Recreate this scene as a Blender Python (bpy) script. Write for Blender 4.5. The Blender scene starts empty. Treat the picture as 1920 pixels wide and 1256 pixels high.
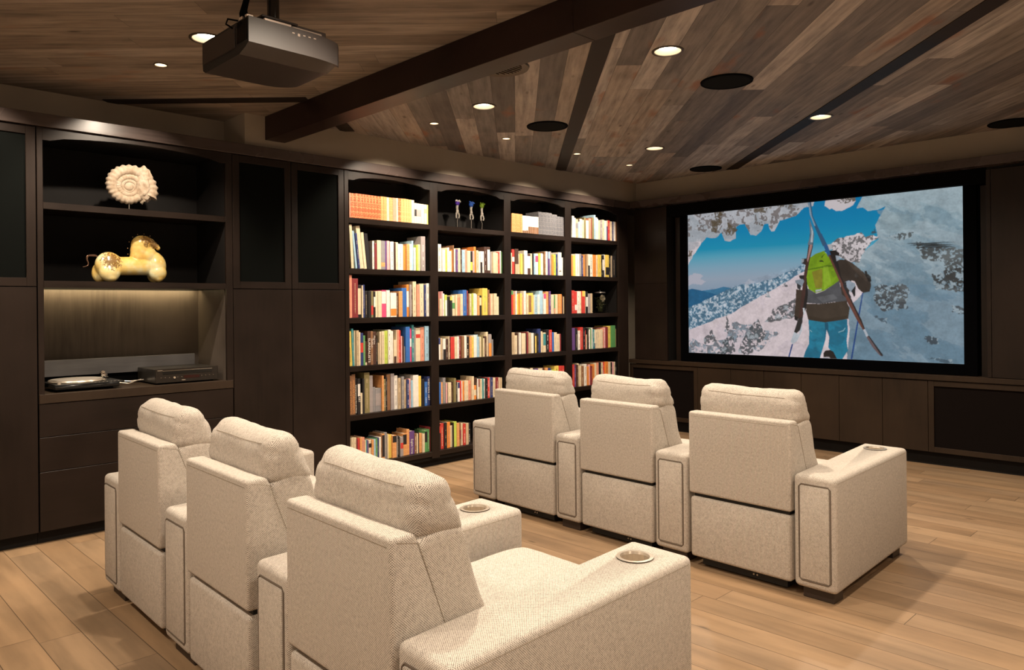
import bpy, bmesh, math, random
import numpy as np
from mathutils import Vector, Matrix
R = math.radians
random.seed(7)
SC = bpy.context.scene
COL = SC.collection

# ------------------------------------------------------------------ camera
F = 1408.34; YAW = 44.641; ROLL = -.522; CYO = -53.27; EYE = 1.45
_a = R(YAW)
FW = Vector((-math.cos(_a), math.sin(_a), 0)); RT = Vector((FW.y, -FW.x, 0)); UP = Vector((0, 0, 1))
_q = R(ROLL)
RT3 = RT*math.cos(_q) + UP*math.sin(_q); UP3 = -RT*math.sin(_q) + UP*math.cos(_q)
cam = bpy.data.cameras.new('camera'); camo = bpy.data.objects.new('camera', cam); COL.objects.link(camo)
cam.sensor_width = 36; cam.lens = F/1920*36; cam.shift_y = CYO/1920; cam.clip_start = .05
M = Matrix((RT3, UP3, -FW)).transposed().to_4x4(); M.translation = (0, 0, EYE)
camo.matrix_world = M
SC.camera = camo
EYEV = Vector((0, 0, EYE))
def ray(px, py): return FW + RT3*((px-960)/F) - UP3*((py-628-CYO)/F)
def onx(px, py, x): d = ray(px, py); return EYEV + d*(x/d.x)      # measured photo point -> place on a known plane
def ony(px, py, y): d = ray(px, py); return EYEV + d*(y/d.y)

# ------------------------------------------------------------------ world, exposure
w = bpy.data.worlds.new('world'); SC.world = w; w.use_nodes = True
w.node_tree.nodes['Background'].inputs[0].default_value = (.9, .85, .8, 1)
w.node_tree.nodes['Background'].inputs[1].default_value = .05
SC.view_settings.view_transform = 'Standard'; SC.view_settings.look = 'None'
SC.view_settings.gamma = 1; SC.view_settings.use_curve_mapping = False
SC.view_settings.exposure = .02
CEIL = 2.915
WARM = (1.0, .845, .665)
BIG_W = 150; SMALL_W = 105; BEHIND_W = 110; SCREEN_GAIN = .66; FILL_W = 22
BIG_SPOTS = [(-4.04, 1.69), (-4.04, 3.72), (-4.04, 5.88), (-2.44, 1.69), (-2.44, 3.69), (-2.48, 5.87),
             (-.85, 1.69), (-.85, 3.7), (-.85, 5.87), (-4.04, -.4), (-2.44, -.4), (-.85, -.4), (.75, 1.0), (.75, 3.2)]
SMALL_SPOTS = [(-4.68, .75), (-4.66, 1.67), (-4.68, 3.77), (-4.68, 4.57), (-4.69, 5.53), (-4.70, 6.38)]

# ------------------------------------------------------------------ tagging helpers
def tag(o, label=None, cat=None, group=None, kind=None):
    if label: o['label'] = label
    if cat: o['category'] = cat
    if group: o['group'] = group
    if kind: o['kind'] = kind
    return o
def empty(name, loc=(0, 0, 0), rz=0, **k):
    o = bpy.data.objects.new(name, None); COL.objects.link(o); o.location = loc; o.rotation_euler = (0, 0, rz)
    o.empty_display_size = .05
    return tag(o, **k)
def copy_tree(o, parent=None):
    c = o.copy(); COL.objects.link(c)
    if parent: c.parent = parent
    for ch in o.children: copy_tree(ch, c)
    return c

class MB:
    """collects shapes into one mesh"""
    def __init__(s): s.bm = bmesh.new(); s.mats = []
    def mi(s, m):
        if m is None: return 0
        if m not in s.mats: s.mats.append(m)
        return s.mats.index(m)
    def _fin(s, faces, m):
        i = s.mi(m)
        for f in faces: f.material_index = i
    def box(s, x0, x1, y0, y1, z0, z1, bev=0, seg=2, m=None, mat=None):
        vs = [s.bm.verts.new((x, y, z)) for x in (x0, x1) for y in (y0, y1) for z in (z0, z1)]
        idx = [(0,1,3,2), (4,6,7,5), (0,4,5,1), (2,3,7,6), (0,2,6,4), (1,5,7,3)]
        fs = [s.bm.faces.new([vs[i] for i in q]) for q in idx]
        s._fin(fs, m)
        if bev:
            es = list({e for f in fs for e in f.edges})
            r = bmesh.ops.bevel(s.bm, geom=es, offset=bev, segments=seg, profile=.5, affect='EDGES', clamp_overlap=True)
            s._fin(r['faces'], m); vs = list({v for f in fs + r['faces'] if f.is_valid for v in f.verts})
        if mat is not None:
            for v in vs: v.co = mat @ v.co
        return vs
    def prism(s, pts, axis, a, b, bev=0, seg=2, m=None, mat=None):
        """pts: 2D outline; axis 'x': pts=(y,z); 'y': pts=(x,z); 'z': pts=(x,y); extruded a..b"""
        def P(p, t): return {'x': (t, p[0], p[1]), 'y': (p[0], t, p[1]), 'z': (p[0], p[1], t)}[axis]
        A = [s.bm.verts.new(P(p, a)) for p in pts]; B = [s.bm.verts.new(P(p, b)) for p in pts]
        n = len(pts)
        fs = [s.bm.faces.new(A), s.bm.faces.new(B[::-1])] + [s.bm.faces.new((A[i], B[i], B[(i+1) % n], A[(i+1) % n])) for i in range(n)]
        s._fin(fs, m)
        bmesh.ops.recalc_face_normals(s.bm, faces=fs)
        vs = A + B
        if bev:
            es = list({e for f in fs for e in f.edges})
            r = bmesh.ops.bevel(s.bm, geom=es, offset=bev, segments=seg, profile=.5, affect='EDGES', clamp_overlap=True)
            s._fin(r['faces'], m); vs = list({v for f in fs + r['faces'] if f.is_valid for v in f.verts})
        if mat is not None:
            for v in vs: v.co = mat @ v.co
        return vs
    def lathe(s, prof, c=(0, 0, 0), n=24, m=None, mat=None, cap=True):
        rings = []
        for r, z in prof:
            rings.append([s.bm.verts.new((c[0]+r*math.cos(2*math.pi*k/n), c[1]+r*math.sin(2*math.pi*k/n), c[2]+z)) for k in range(n)])
        fs = []
        for a, b in zip(rings, rings[1:]):
            for k in range(n): fs.append(s.bm.faces.new((a[k], a[(k+1) % n], b[(k+1) % n], b[k])))
        if cap:
            if prof[0][0] > 1e-6: fs.append(s.bm.faces.new(rings[0][::-1]))
            if prof[-1][0] > 1e-6: fs.append(s.bm.faces.new(rings[-1]))
        s._fin(fs, m)
        if mat is not None:
            for rg in rings:
                for v in rg: v.co = mat @ v.co
        return fs
    def tube(s, pts, r, n=8, m=None, closed=False):
        pts = [Vector(p) for p in pts]; rr = r if isinstance(r, (list, tuple)) else [r]*len(pts)
        rings = []; N = len(pts); up = None
        for i, p in enumerate(pts):
            if closed: t = pts[(i+1) % N] - pts[i-1]
            else: t = pts[min(i+1, N-1)] - pts[max(i-1, 0)]
            t.normalize()
            if up is None: up = Vector((0, 0, 1)) if abs(t.z) < .9 else Vector((1, 0, 0))
            a = t.cross(up).normalized(); b = a.cross(t).normalized(); up = b
            rings.append([s.bm.verts.new(p + (a*math.cos(2*math.pi*k/n) + b*math.sin(2*math.pi*k/n))*rr[i]) for k in range(n)])
        fs = []
        seq = list(zip(rings, rings[1:])) + ([(rings[-1], rings[0])] if closed else [])
        for A, B in seq:
            for k in range(n): fs.append(s.bm.faces.new((A[k], A[(k+1) % n], B[(k+1) % n], B[k])))
        if not closed: fs += [s.bm.faces.new(rings[0][::-1]), s.bm.faces.new(rings[-1])]
        s._fin(fs, m)
    def ball(s, c, r, m=None, seg=16, mat=None):
        r3 = r if isinstance(r, (tuple, list)) else (r, r, r)
        T = Matrix.Translation(c) @ (mat or Matrix()) @ Matrix.Diagonal((*r3, 1))
        q = bmesh.ops.create_uvsphere(s.bm, u_segments=seg, v_segments=max(6, seg//2), radius=1, matrix=T)
        s._fin({f for v in q['verts'] for f in v.link_faces}, m)
    def quad(s, pts, m=None):
        f = s.bm.faces.new([s.bm.verts.new(p) for p in pts]); s._fin([f], m)
    def build(s, name, mat=None, parent=None, smooth=False, angle=35, recalc=True):
        if recalc: bmesh.ops.recalc_face_normals(s.bm, faces=s.bm.faces[:])
        me = bpy.data.meshes.new(name); s.bm.to_mesh(me); s.bm.free()
        for m in (s.mats or [mat]): me.materials.append(m)
        o = bpy.data.objects.new(name, me); COL.objects.link(o)
        if parent: o.parent = parent
        if smooth:
            me.polygons.foreach_set('use_smooth', [True]*len(me.polygons))
            try: me.set_sharp_from_angle(angle=R(angle))
            except Exception: pass
        return o
def bake(o, mods):
    """apply modifiers given as (type, settings)"""
    for t, st in mods:
        md = o.modifiers.new(t, t)
        for k, v in st.items(): setattr(md, k, v)
    dg = bpy.context.evaluated_depsgraph_get(); dg.update()
    me = bpy.data.meshes.new_from_object(o.evaluated_get(dg)); me.name = o.name
    o.modifiers.clear(); o.data = me
    return o
def struct(name, mb, mat=None, **k): return tag(mb.build(name, mat, **k), kind='structure')

# ------------------------------------------------------------------ materials
class NT:
    def __init__(s, name):
        s.m = bpy.data.materials.new(name); s.m.use_nodes = True; s.t = s.m.node_tree; s.n = s.t.nodes; s.l = s.t.links
        s.b = s.n['Principled BSDF']
    def node(s, t, **k):
        n = s.n.new(t)
        for a, b in k.items(): setattr(n, a, b)
        return n
    def set(s, n, i, v):
        if hasattr(v, 'links') or hasattr(v, 'is_output'): s.l.new(v, n.inputs[i])
        else: n.inputs[i].default_value = v
    def math(s, op, a, b=0.0, c=0.0):
        n = s.node('ShaderNodeMath', operation=op); s.set(n, 0, a); s.set(n, 1, b); s.set(n, 2, c); return n.outputs[0]
    def ramp(s, f, stops, interp='LINEAR'):
        n = s.node('ShaderNodeValToRGB'); s.l.new(f, n.inputs[0]); cr = n.color_ramp; cr.interpolation = interp
        while len(cr.elements) < len(stops): cr.elements.new(.5)
        for e, (p, c) in zip(cr.elements, stops): e.position = p; e.color = (*c, 1)
        return n.outputs[0]
    def noise(s, vec, scale, detail=4, rough=.55, dim='3D'):
        n = s.node('ShaderNodeTexNoise'); s.l.new(vec, n.inputs['Vector']); n.inputs['Scale'].default_value = scale
        n.inputs['Detail'].default_value = detail; n.inputs['Roughness'].default_value = rough; return n.outputs[0]
    def mix(s, f, a, b, mode='MIX'):
        n = s.node('ShaderNodeMix', data_type='RGBA', blend_type=mode); s.set(n, 0, f)
        for i, v in ((6, a), (7, b)):
            if isinstance(v, (tuple, list)): n.inputs[i].default_value = (*v[:3], 1)
            else: s.l.new(v, n.inputs[i])
        return n.outputs[2]
    def pos(s): return s.node('ShaderNodeNewGeometry').outputs['Position']
    def obj(s): return s.node('ShaderNodeTexCoord').outputs['Object']
    def sep(s, v): n = s.node('ShaderNodeSeparateXYZ'); s.l.new(v, n.inputs[0]); return n.outputs
    def comb(s, x, y, z):
        n = s.node('ShaderNodeCombineXYZ'); s.set(n, 0, x); s.set(n, 1, y); s.set(n, 2, z); return n.outputs[0]
    def mapping(s, v, scale=(1, 1, 1), rot=(0, 0, 0)):
        n = s.node('ShaderNodeMapping'); s.l.new(v, n.inputs[0]); n.inputs['Scale'].default_value = scale; n.inputs['Rotation'].default_value = rot
        return n.outputs[0]
    def bump(s, h, strength=.3, dist=.01):
        n = s.node('ShaderNodeBump'); n.inputs['Strength'].default_value = strength; n.inputs['Distance'].default_value = dist
        s.l.new(h, n.inputs['Height']); s.l.new(n.outputs[0], s.b.inputs['Normal'])
    def base(s, c):
        if isinstance(c, (tuple, list)): s.b.inputs['Base Color'].default_value = (*c[:3], 1)
        else: s.l.new(c, s.b.inputs['Base Color'])
    def rough(s, r):
        s.set(s.b, 'Roughness', r)
    def metal(s, v): s.b.inputs['Metallic'].default_value = v
def flat(name, c, rough=.6, metal=0, emis=None, strength=1, trans=0, spec=None, coat=0):
    t = NT(name); t.base(c); t.rough(rough); t.metal(metal)
    if emis: t.b.inputs['Emission Color'].default_value = (*emis, 1); t.b.inputs['Emission Strength'].default_value = strength
    if trans: t.b.inputs['Transmission Weight'].default_value = trans
    if spec is not None: t.b.inputs['Specular IOR Level'].default_value = spec
    if coat: t.b.inputs['Coat Weight'].default_value = coat
    return t.m
def varied(name, c1, c2, scale=8, rough=.6, metal=0, bump=0):
    t = NT(name); f = t.noise(t.obj(), scale, 5)
    t.base(t.ramp(f, [(.3, c1), (.7, c2)])); t.rough(rough); t.metal(metal)
    if bump: t.bump(f, bump, .005)
    return t.m

def dark_wood(name, c1, c2, vertical=True, rough=.38, spec=.24):
    """espresso stained knotty alder with faint grain"""
    t = NT(name); p = t.pos()
    g = t.mapping(p, (9, 9, .7) if vertical else (9, .7, 9))
    f = t.noise(g, 4, 6, .6); f2 = t.noise(p, 1.6, 3)
    col = t.ramp(f, [(.25, c1), (.75, c2)])
    col = t.mix(t.ramp(f2, [(.35, (0, 0, 0)), (.7, (1, 1, 1))]), col, tuple(v*1.35 for v in c2))
    t.base(col)
    t.rough(t.math('MULTIPLY_ADD', f2, .18, rough-.09)); t.b.inputs['Specular IOR Level'].default_value = spec
    t.bump(f, .08, .002)
    return t.m
WOOD = dark_wood('espresso_wood', (.0062, .0038, .0027), (.0135, .0082, .006))
WOOD_H = dark_wood('espresso_wood_crosswise', (.0062, .0038, .0027), (.0135, .0082, .006), vertical=False)
WOOD_CROWN = dark_wood('espresso_crown', (.026, .0185, .016), (.050, .036, .032), vertical=False, rough=.27, spec=.5)
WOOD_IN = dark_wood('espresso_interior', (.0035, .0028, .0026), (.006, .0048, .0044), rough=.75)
WOOD_CONSOLE = dark_wood('espresso_console', (.013, .0078, .0045), (.026, .0155, .009), rough=.5)
BEAM = dark_wood('dark_beam_wood', (.010, .005, .004), (.020, .010, .008), vertical=False, rough=.38)
STRIP = dark_wood('dark_strip_wood', (.009, .006, .0045), (.018, .012, .009), vertical=False, rough=.62)
NICHE = dark_wood('niche_panel_wood', (.032, .025, .021), (.075, .060, .050), rough=.45)
GREYBOARD = dark_wood('weathered_grey_board', (.06, .058, .06), (.12, .115, .115), vertical=False, rough=.5)

def planks(name, ang, width, length, stops, grain, gap=.0025, rough=.6, spec=.5, patches=None, orange=0., bumpk=.25, streak=.75):
    """boards running along direction ang (radians) in the xy plane, each with its own tone"""
    t = NT(name); x, y, z = t.sep(t.pos())
    ca, sa = math.cos(ang), math.sin(ang)
    u = t.math('ADD', t.math('MULTIPLY', x, ca), t.math('MULTIPLY', y, sa))
    v = t.math('ADD', t.math('MULTIPLY', x, -sa), t.math('MULTIPLY', y, ca))
    vr = t.math('DIVIDE', v, width); row = t.math('FLOOR', vr); fv = t.math('FRACT', vr)
    wn = t.node('ShaderNodeTexWhiteNoise', noise_dimensions='1D'); t.l.new(row, wn.inputs['W'])
    ur = t.math('ADD', t.math('DIVIDE', u, length), t.math('MULTIPLY', wn.outputs[0], 7.3)); colm = t.math('FLOOR', ur); fu = t.math('FRACT', ur)
    w2 = t.node('ShaderNodeTexWhiteNoise', noise_dimensions='2D'); t.l.new(t.comb(row, colm, 0.), w2.inputs['Vector'])
    rnd = w2.outputs[0]
    seed = t.math('MULTIPLY', rnd, 37.0)
    gv = t.comb(t.math('MULTIPLY', u, grain[0]), t.math('MULTIPLY', v, grain[1]), seed)
    g = t.noise(gv, 1.0, 8, .62); g2 = t.noise(t.comb(t.math('MULTIPLY', u, grain[0]*2.2), t.math('MULTIPLY', v, grain[1]*.25), seed), 1.0, 4)
    tone = t.ramp(rnd, stops)
    c = t.mix(t.math('MULTIPLY_ADD', g, 2.2, -.6), t.mix(streak, tone, (0.02, .015, .012)), tone)
    c = t.mix(t.math('MULTIPLY', t.math('SUBTRACT', g2, .45), 1.2), c, t.mix(.5, tone, (1, .9, .8), 'MULTIPLY'))
    # knots and scratches
    vo = t.node('ShaderNodeTexVoronoi'); t.l.new(t.comb(t.math('MULTIPLY', u, 1.6), t.math('MULTIPLY', v, 4.5), seed), vo.inputs['Vector']); vo.inputs['Scale'].default_value = 1.3
    k = t.ramp(vo.outputs['Distance'], [(.03, (1, 1, 1)), (.10, (0, 0, 0))])
    c = t.mix(t.math('MULTIPLY', k, .7), c, (.035, .022, .014))
    if orange:
        wo = t.noise(t.comb(t.math('MULTIPLY', u, 1.5), t.math('MULTIPLY', v, 3.5), seed), 1.0, 3)
        om = t.ramp(wo, [(.63, (0, 0, 0)), (.72, (1, 1, 1))])
        c = t.mix(t.math('MULTIPLY', om, orange), c, (.26, .085, .022))
    ed = t.math('MINIMUM', fv, t.math('SUBTRACT', 1.0, fv)); eu = t.math('MINIMUM', fu, t.math('SUBTRACT', 1.0, fu))
    gm = t.math('MAXIMUM', t.math('LESS_THAN', ed, gap/width), t.math('LESS_THAN', eu, gap/length))
    c = t.mix(t.math('MULTIPLY', gm, .8), c, (.02, .013, .009))
    t.base(c); t.rough(t.math('MULTIPLY_ADD', g, .25, rough-.12)); t.b.inputs['Specular IOR Level'].default_value = spec
    h = t.math('SUBTRACT', t.math('MULTIPLY', g, .5), gm)
    t.bump(h, bumpk, .004)
    return t.m
CSTOPS = [(0, (.15, .13, .125)), (.22, (.36, .315, .285)), (.40, (.20, .178, .17)), (.6, (.52, .465, .435)), (.8, (.42, .345, .295)), (1, (.60, .55, .52))]
CEIL_R = planks('barn_wood_ceiling_right', R(135), .155, 2.3, CSTOPS, (2.2, 26), orange=.6, rough=.62, spec=.3, gap=.0012)
CSTOPS2 = [(0, (.27, .21, .165)), (.3, (.38, .30, .235)), (.5, (.32, .255, .205)), (.75, (.46, .37, .30)), (1, (.40, .33, .275))]
CEIL_L = planks('barn_wood_ceiling_left', R(45), .155, 1.9, CSTOPS2, (2.2, 26), orange=.4, rough=.62, spec=.3, gap=.0009)
FLOORM = planks('oak_floor_boards', 0, .165, 1.9, [(0, (.28, .175, .095)), (.3, (.37, .235, .13)), (.55, (.31, .20, .115)), (.8, (.41, .27, .155)), (1, (.34, .225, .135))],
                (1.1, 9), gap=.0015, rough=.42, spec=.4, bumpk=.10, streak=.5)
PLASTER = varied('cream_plaster', (.25, .205, .155), (.28, .23, .175), 3, .8)
PLASTER_B = varied('cream_plaster_rear', (.55, .47, .37), (.6, .51, .4), 3, .8)

def tweed(name, light, dark, per=.0066):
    """basket weave: light and dark yarn crossing, laid on each face by its dominant direction"""
    t = NT(name); x, y, z = t.sep(t.obj())
    gm = t.node('ShaderNodeTexCoord'); nx, ny, nz = t.sep(gm.outputs['Normal'])
    nx = t.math('ABSOLUTE', nx); ny = t.math('ABSOLUTE', ny); nz = t.math('ABSOLUTE', nz)
    isx = t.math('MULTIPLY', t.math('GREATER_THAN', nx, ny), t.math('GREATER_THAN', nx, nz))
    isz = t.math('MULTIPLY', t.math('GREATER_THAN', nz, ny), t.math('SUBTRACT', 1.0, isx))
    # u: x unless face looks along x, then y ; v: z unless face looks up, then y
    u = t.math('ADD', t.math('MULTIPLY', x, t.math('SUBTRACT', 1.0, isx)), t.math('MULTIPLY', y, isx))
    v = t.math('ADD', t.math('MULTIPLY', z, t.math('SUBTRACT', 1.0, isz)), t.math('MULTIPLY', y, isz))
    k = 2*math.pi/per
    wob = t.noise(t.obj(), 22, 3)
    a = t.math('SINE', t.math('MULTIPLY', t.math('ADD', u, t.math('MULTIPLY', wob, .004)), k))
    b = t.math('SINE', t.math('MULTIPLY', t.math('ADD', v, t.math('MULTIPLY', wob, .003)), k))
    wv = t.math('MULTIPLY_ADD', t.math('MULTIPLY', a, b), .5, .5)
    sp = t.noise(t.obj(), 420, 2, .7); hz = t.noise(t.obj(), 95, 3, .7)
    f = t.math('ADD', t.math('MULTIPLY', wv, .60), t.math('MULTIPLY_ADD', sp, .5, t.math('MULTIPLY_ADD', hz, .42, -.21)))
    c = t.ramp(f, [(.34, dark), (.50, tuple((p*1.2+q*1.8)/3 for p, q in zip(dark, light))), (.68, light)])
    bl = t.noise(t.obj(), 5, 3)
    c = t.mix(t.math('MULTIPLY', t.math('SUBTRACT', bl, .4), .35), c, tuple(v*.8 for v in light))
    t.base(c); t.rough(.9); t.b.inputs['Specular IOR Level'].default_value = .2
    pass
    t.bump(f, .5, .0014)
    return t.m
TWEED = tweed('cream_tweed', (.67, .605, .53), (.13, .105, .09))
SEAM = flat('brown_seam_thread', (.13, .10, .075), .9); SEAM2 = flat('tonal_seam_thread', (.30, .25, .19), .9)
FOOT = flat('dark_stained_foot', (.03, .018, .012), .5)
BLACKM = flat('black_mechanism', (.006, .006, .006), .6)
STEEL = flat('brushed_steel', (.70, .62, .52), .28, .75)
CHROME = flat('chrome', (.8, .78, .74), .08, 1)
BLACK = flat('matt_black', (.002, .002, .002), .9, spec=.05)
BLACKG = flat('gloss_black', (.006, .006, .006), .15)
CLOTH = flat('speaker_cloth', (.0042, .0048, .0044), 1, spec=.02)
CLOTHB = flat('speaker_cloth_brown', (.006, .004, .0035), .95, spec=.08)
WHITE_RIM = flat('brushed_bronze_rim', (.10, .075, .055), .4, .6)
REFL = flat('downlight_reflector', (.72, .62, .48), .5, .2)
EMIT = flat('lamp_glass', (1, 1, 1), .5, emis=(1, .86, .66), strength=28)
SPK = flat('speaker_grille', (.006, .006, .006), .95, spec=.08)

# ------------------------------------------------------------------ room shell
mb = MB(); mb.box(-6.1, 2.4, -2.6, 8.1, -.06, 0); struct('floor', mb, FLOORM)
mb = MB(); mb.box(-6.2, -6.0, -2.6, 8.1, 0, 3.06)
mb.box(-6.0, -5.745, -2.6, 2.53, 2.676, CEIL, m=None); mb.box(-6.0, -5.385, 2.53, 8.0, 2.676, CEIL)
struct('wall_left', mb, PLASTER)
mb = MB(); mb.box(-6.2, 2.6, 7.95, 8.1, 0, 3.06); mb.box(-5.385, 2.4, 7.43, 7.95, 2.676, CEIL); struct('wall_back', mb, PLASTER)
mb = MB(); mb.box(2.4, 2.6, -2.6, 8.1, 0, 3.06); struct('wall_right', mb, PLASTER_B)
mb = MB(); mb.box(-6.2, 2.6, -2.8, -2.6, 0, 3.06); struct('wall_front', mb, PLASTER_B)

# ceiling with real holes for the recessed lamps
mb = MB()
mb.box(-6.0, 2.4, 2.78, 8.0, CEIL, CEIL+.12, m=CEIL_R); mb.box(-6.0, 2.4, -2.6, 2.78, CEIL, CEIL+.12, m=CEIL_L)
ceil = struct('ceiling', mb)
mb = MB()
for x, y in BIG_SPOTS: mb.lathe([(.078, -.02), (.078, .2)], (x, y, CEIL), 28)
for x, y in SMALL_SPOTS: mb.lathe([(.034, -.02), (.034, .2)], (x, y, CEIL), 20)
cut = mb.build('cutter', BLACK)
bake(ceil, [('BOOLEAN', dict(object=cut, operation='DIFFERENCE', solver='EXACT'))])
bpy.data.objects.remove(cut)
mb = MB(); mb.box(-6.2, 2.6, -2.8, 8.1, CEIL+.145, CEIL+.2); struct('ceiling_2', mb, BLACK)

def downlight(name, x, y, r, label, cat, group, watts, small=False, aim=(0, 0, -1)):
    t = empty(name, (x, y, CEIL), label=label, cat=cat, group=group)
    a = MB(); a.lathe([(r*.98, .004), (r*1.0, -.005), (r*1.17, -.005), (r*1.17, .0), (r*.98, .004)], n=32, cap=False); a.build('trim_ring', WHITE_RIM, t, True)
    a = MB(); a.lathe([(r*.97, -.002), (r*.66, .022), (r*.64, .05)], n=32, cap=False); a.build('reflector', REFL, t, True, recalc=False)
    a = MB(); a.lathe([(0.0001, .020), (r*.66, .022)], n=24, cap=False); a.build('lamp', EMIT, t)
    li = bpy.data.lights.new(name + '_light', 'SPOT'); li.energy = watts; li.color = WARM
    li.spot_size = R(146 if not small else 92); li.spot_blend = .9 if not small else .5; li.shadow_soft_size = .05 if not small else .025
    lo = bpy.data.objects.new('lamp_light', li); COL.objects.link(lo); lo.parent = t; lo.location = (0, 0, -.03)
    lo.rotation_euler = Vector(aim).to_track_quat('-Z', 'Y').to_euler()
    return t
colname = {-4.04: 'on the bookcase side', -2.44: 'over the room middle', -2.48: 'over the middle of the room', -.85: 'over the right aisle', .75: 'near the right wall'}
WHERE = {(-4.04, 1.69): 'large recessed ceiling light shining just left of the hanging projector',
 (-4.04, 3.72): 'large recessed ceiling light in front of the heavy beam, above the bookcase',
 (-4.04, 5.88): 'large recessed ceiling light between the two long dark strips, near the bookcase corner',
 (-2.44, 3.69): 'large recessed ceiling light at top centre, beside the round speaker grille',
 (-2.48, 5.87): 'large recessed ceiling light on the dark strip above the projection screen'}
for i, (x, y) in enumerate(BIG_SPOTS):
    lb = WHERE.get((x, y), 'recessed ceiling light out of view, %s, %s' % (colname[x], {5.88: 'by the screen wall', 5.87: 'by the screen wall', 3.72: '', 3.69: '', 3.7: 'level with the front seats', 3.2: 'level with the front seats', 1.69: 'level with the rear seats', 1.0: 'level with the rear seats', -.4: 'behind the rear seats'}[y]))
    downlight('recessed_downlight', x, y, .078, lb, 'ceiling light', 'large recessed ceiling lights', BEHIND_W if y < 1.2 or x > -1 else BIG_W)
SW = ['small accent light over the far left cabinet', 'small accent light left of the projector above the ammonite shelf', 'small accent light nearest the heavy beam, above the first bookcase bay',
      'small accent light above the second bookcase bay, left of the round speaker', 'small accent light just right of the narrow dark ceiling strip', 'small accent light nearest the corner of bookcase and screen wall']
for (x, y), lb in zip(SMALL_SPOTS, SW):
    downlight('accent_spotlight', x, y, .034, lb, 'ceiling light', 'small accent lights along the bookcase', SMALL_W, True, aim=(-.62, 0, -1))

# beam and inlaid strips
mb = MB(); mb.box(-5.385, -2.30, 2.69, 2.855, 2.735, CEIL, .003); mb.box(-2.2985, 2.4, 2.69, 2.855, 2.735, CEIL, .003)
tag(mb.build('ceiling_beam', BEAM), label='heavy dark wooden ceiling beam crossing the room above the seats', cat='beam')
def strip(n, x0, y0, x1, y1, wd):
    d = Vector((x1-x0, y1-y0, 0)).normalized(); nrm = Vector((-d.y, d.x, 0))*wd/2
    a = MB(); p, q = Vector((x0, y0, 0)), Vector((x1, y1, 0))
    a.prism([(p+nrm)[:2], (q+nrm)[:2], (q-nrm)[:2], (p-nrm)[:2]], 'z', CEIL-.005, CEIL-.0005); so = struct('trim_%d' % n, a, STRIP)
    if n == 2:   # hole for the lamp that sits in this strip
        c = MB(); c.lathe([(.079, -.1), (.079, .1)], (-2.48, 5.87, CEIL), 28); co = c.build('cutter', BLACK)
        bake(so, [('BOOLEAN', dict(object=co, operation='DIFFERENCE', solver='EXACT'))]); bpy.data.objects.remove(co)
def diag(c, sgn):  # line x + sgn*y = c
    return c
strip(1, -2.18, 2.87, -5.385, 6.075, .115)
strip(2, .44, 2.87, -4.11, 7.42, .115)
strip(3, -4.83, 2.87, -5.37, 3.41, .115)
strip(4, -4.74, 2.69, -5.74, 1.69, .115)
strip(5, 2.3, 3.63, -1.49, 7.42, .115)

# ceiling speakers and grille
def speaker(x, y, lb):
    t = empty('ceiling_speaker', (x, y, CEIL), label=lb, cat='speaker', group='round in-ceiling speakers')
    a = MB(); a.lathe([(.0001, -.008), (.150, -.008)], n=48, cap=False); a.build('grille', SPK, t)
    a = MB(); a.lathe([(.150, -.010), (.166, -.009), (.168, -.001), (.150, -.001)], n=48, cap=False); a.build('rim', BLACK, t, True)
speaker(-2.505, 4.47, 'round black ceiling speaker beside the large light at top centre')
speaker(-4.13, 4.50, 'round dark ceiling speaker left of the narrow dark strip')
speaker(-4.27, 7.16, 'round black ceiling speaker against the wall above the screen, left end')
speaker(-1.49, 7.22, 'round black ceiling speaker at the far right edge above the screen wall')
t = empty('round_air_vent', (-3.30, 3.19, CEIL), label='round slatted grey vent half hidden behind the heavy beam', cat='vent')
a = MB(); a.lathe([(.12, -.004), (.165, -.012), (.17, -.001)], n=40, cap=False); a.build('rim', WHITE_RIM, t, True)
a = MB(); a.lathe([(.0001, -.002), (.12, -.002)], n=40, cap=False); a.build('backing', BLACK, t)
for i in range(9):
    xx = -.10+i*.025; h = math.sqrt(.12**2-xx*xx); a = MB(); a.box(xx-.004, xx+.004, -h, h, -.012, -.002); a.build('slat', WHITE_RIM, t)

# ------------------------------------------------------------------ left wall joinery (face plane x = XF)
XF = -5.357; XB = -5.90
def arch_pts(y0, y1, zt, ze, zm, sh=.05):
    """header board: straight top zt, shoulders at ze, segmental arch rising to zm"""
    pts = [(y0, zt), (y0, ze), (y0+sh, ze)]
    n = 14
    for i in range(1, n):
        s = i/n; pts.append((y0+sh+(y1-y0-2*sh)*s, ze + .008 + (zm-ze-.008)*math.sin(math.pi*s)**.75))
    pts += [(y1-sh, ze), (y1, ze), (y1, zt)]
    return pts
def framed_door(parent, y0, y1, z0, z1, rail, cloth=CLOTH, name='door', wood=WOOD, depth=.022, x=XF):
    """frame with mitred rails and a recessed cloth panel; faces +x"""
    d = MB(); g = .0018
    y0 += g; y1 -= g; z0 += g; z1 -= g
    r = rail
    d.box(x-depth, x, y0, y0+r, z0, z1, .0015, 1, m=wood); d.box(x-depth, x, y1-r, y1, z0, z1, .0015, 1, m=wood)
    d.box(x-depth, x-.0004, y0+r, y1-r, z0, z0+r, .0015, 1, m=WOOD_H); d.box(x-depth, x-.0004, y0+r, y1-r, z1-r, z1, .0015, 1, m=WOOD_H)
    o = d.build(name, None, parent)
    c = MB(); c.box(x-depth, x-.012, y0+r-.002, y1-r+.002, z0+r-.002, z1-r+.002); tag(c.build('cloth_panel', cloth, o), label='dark cloth speaker panel')
    return o
def slab_door(parent, y0, y1, z0, z1, name='door', x=XF, wood=WOOD, depth=.022):
    d = MB(); g = .0018; d.box(x-depth, x, y0+g, y1-g, z0+g, z1-g, .0015, 1); return d.build(name, wood, parent)

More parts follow.
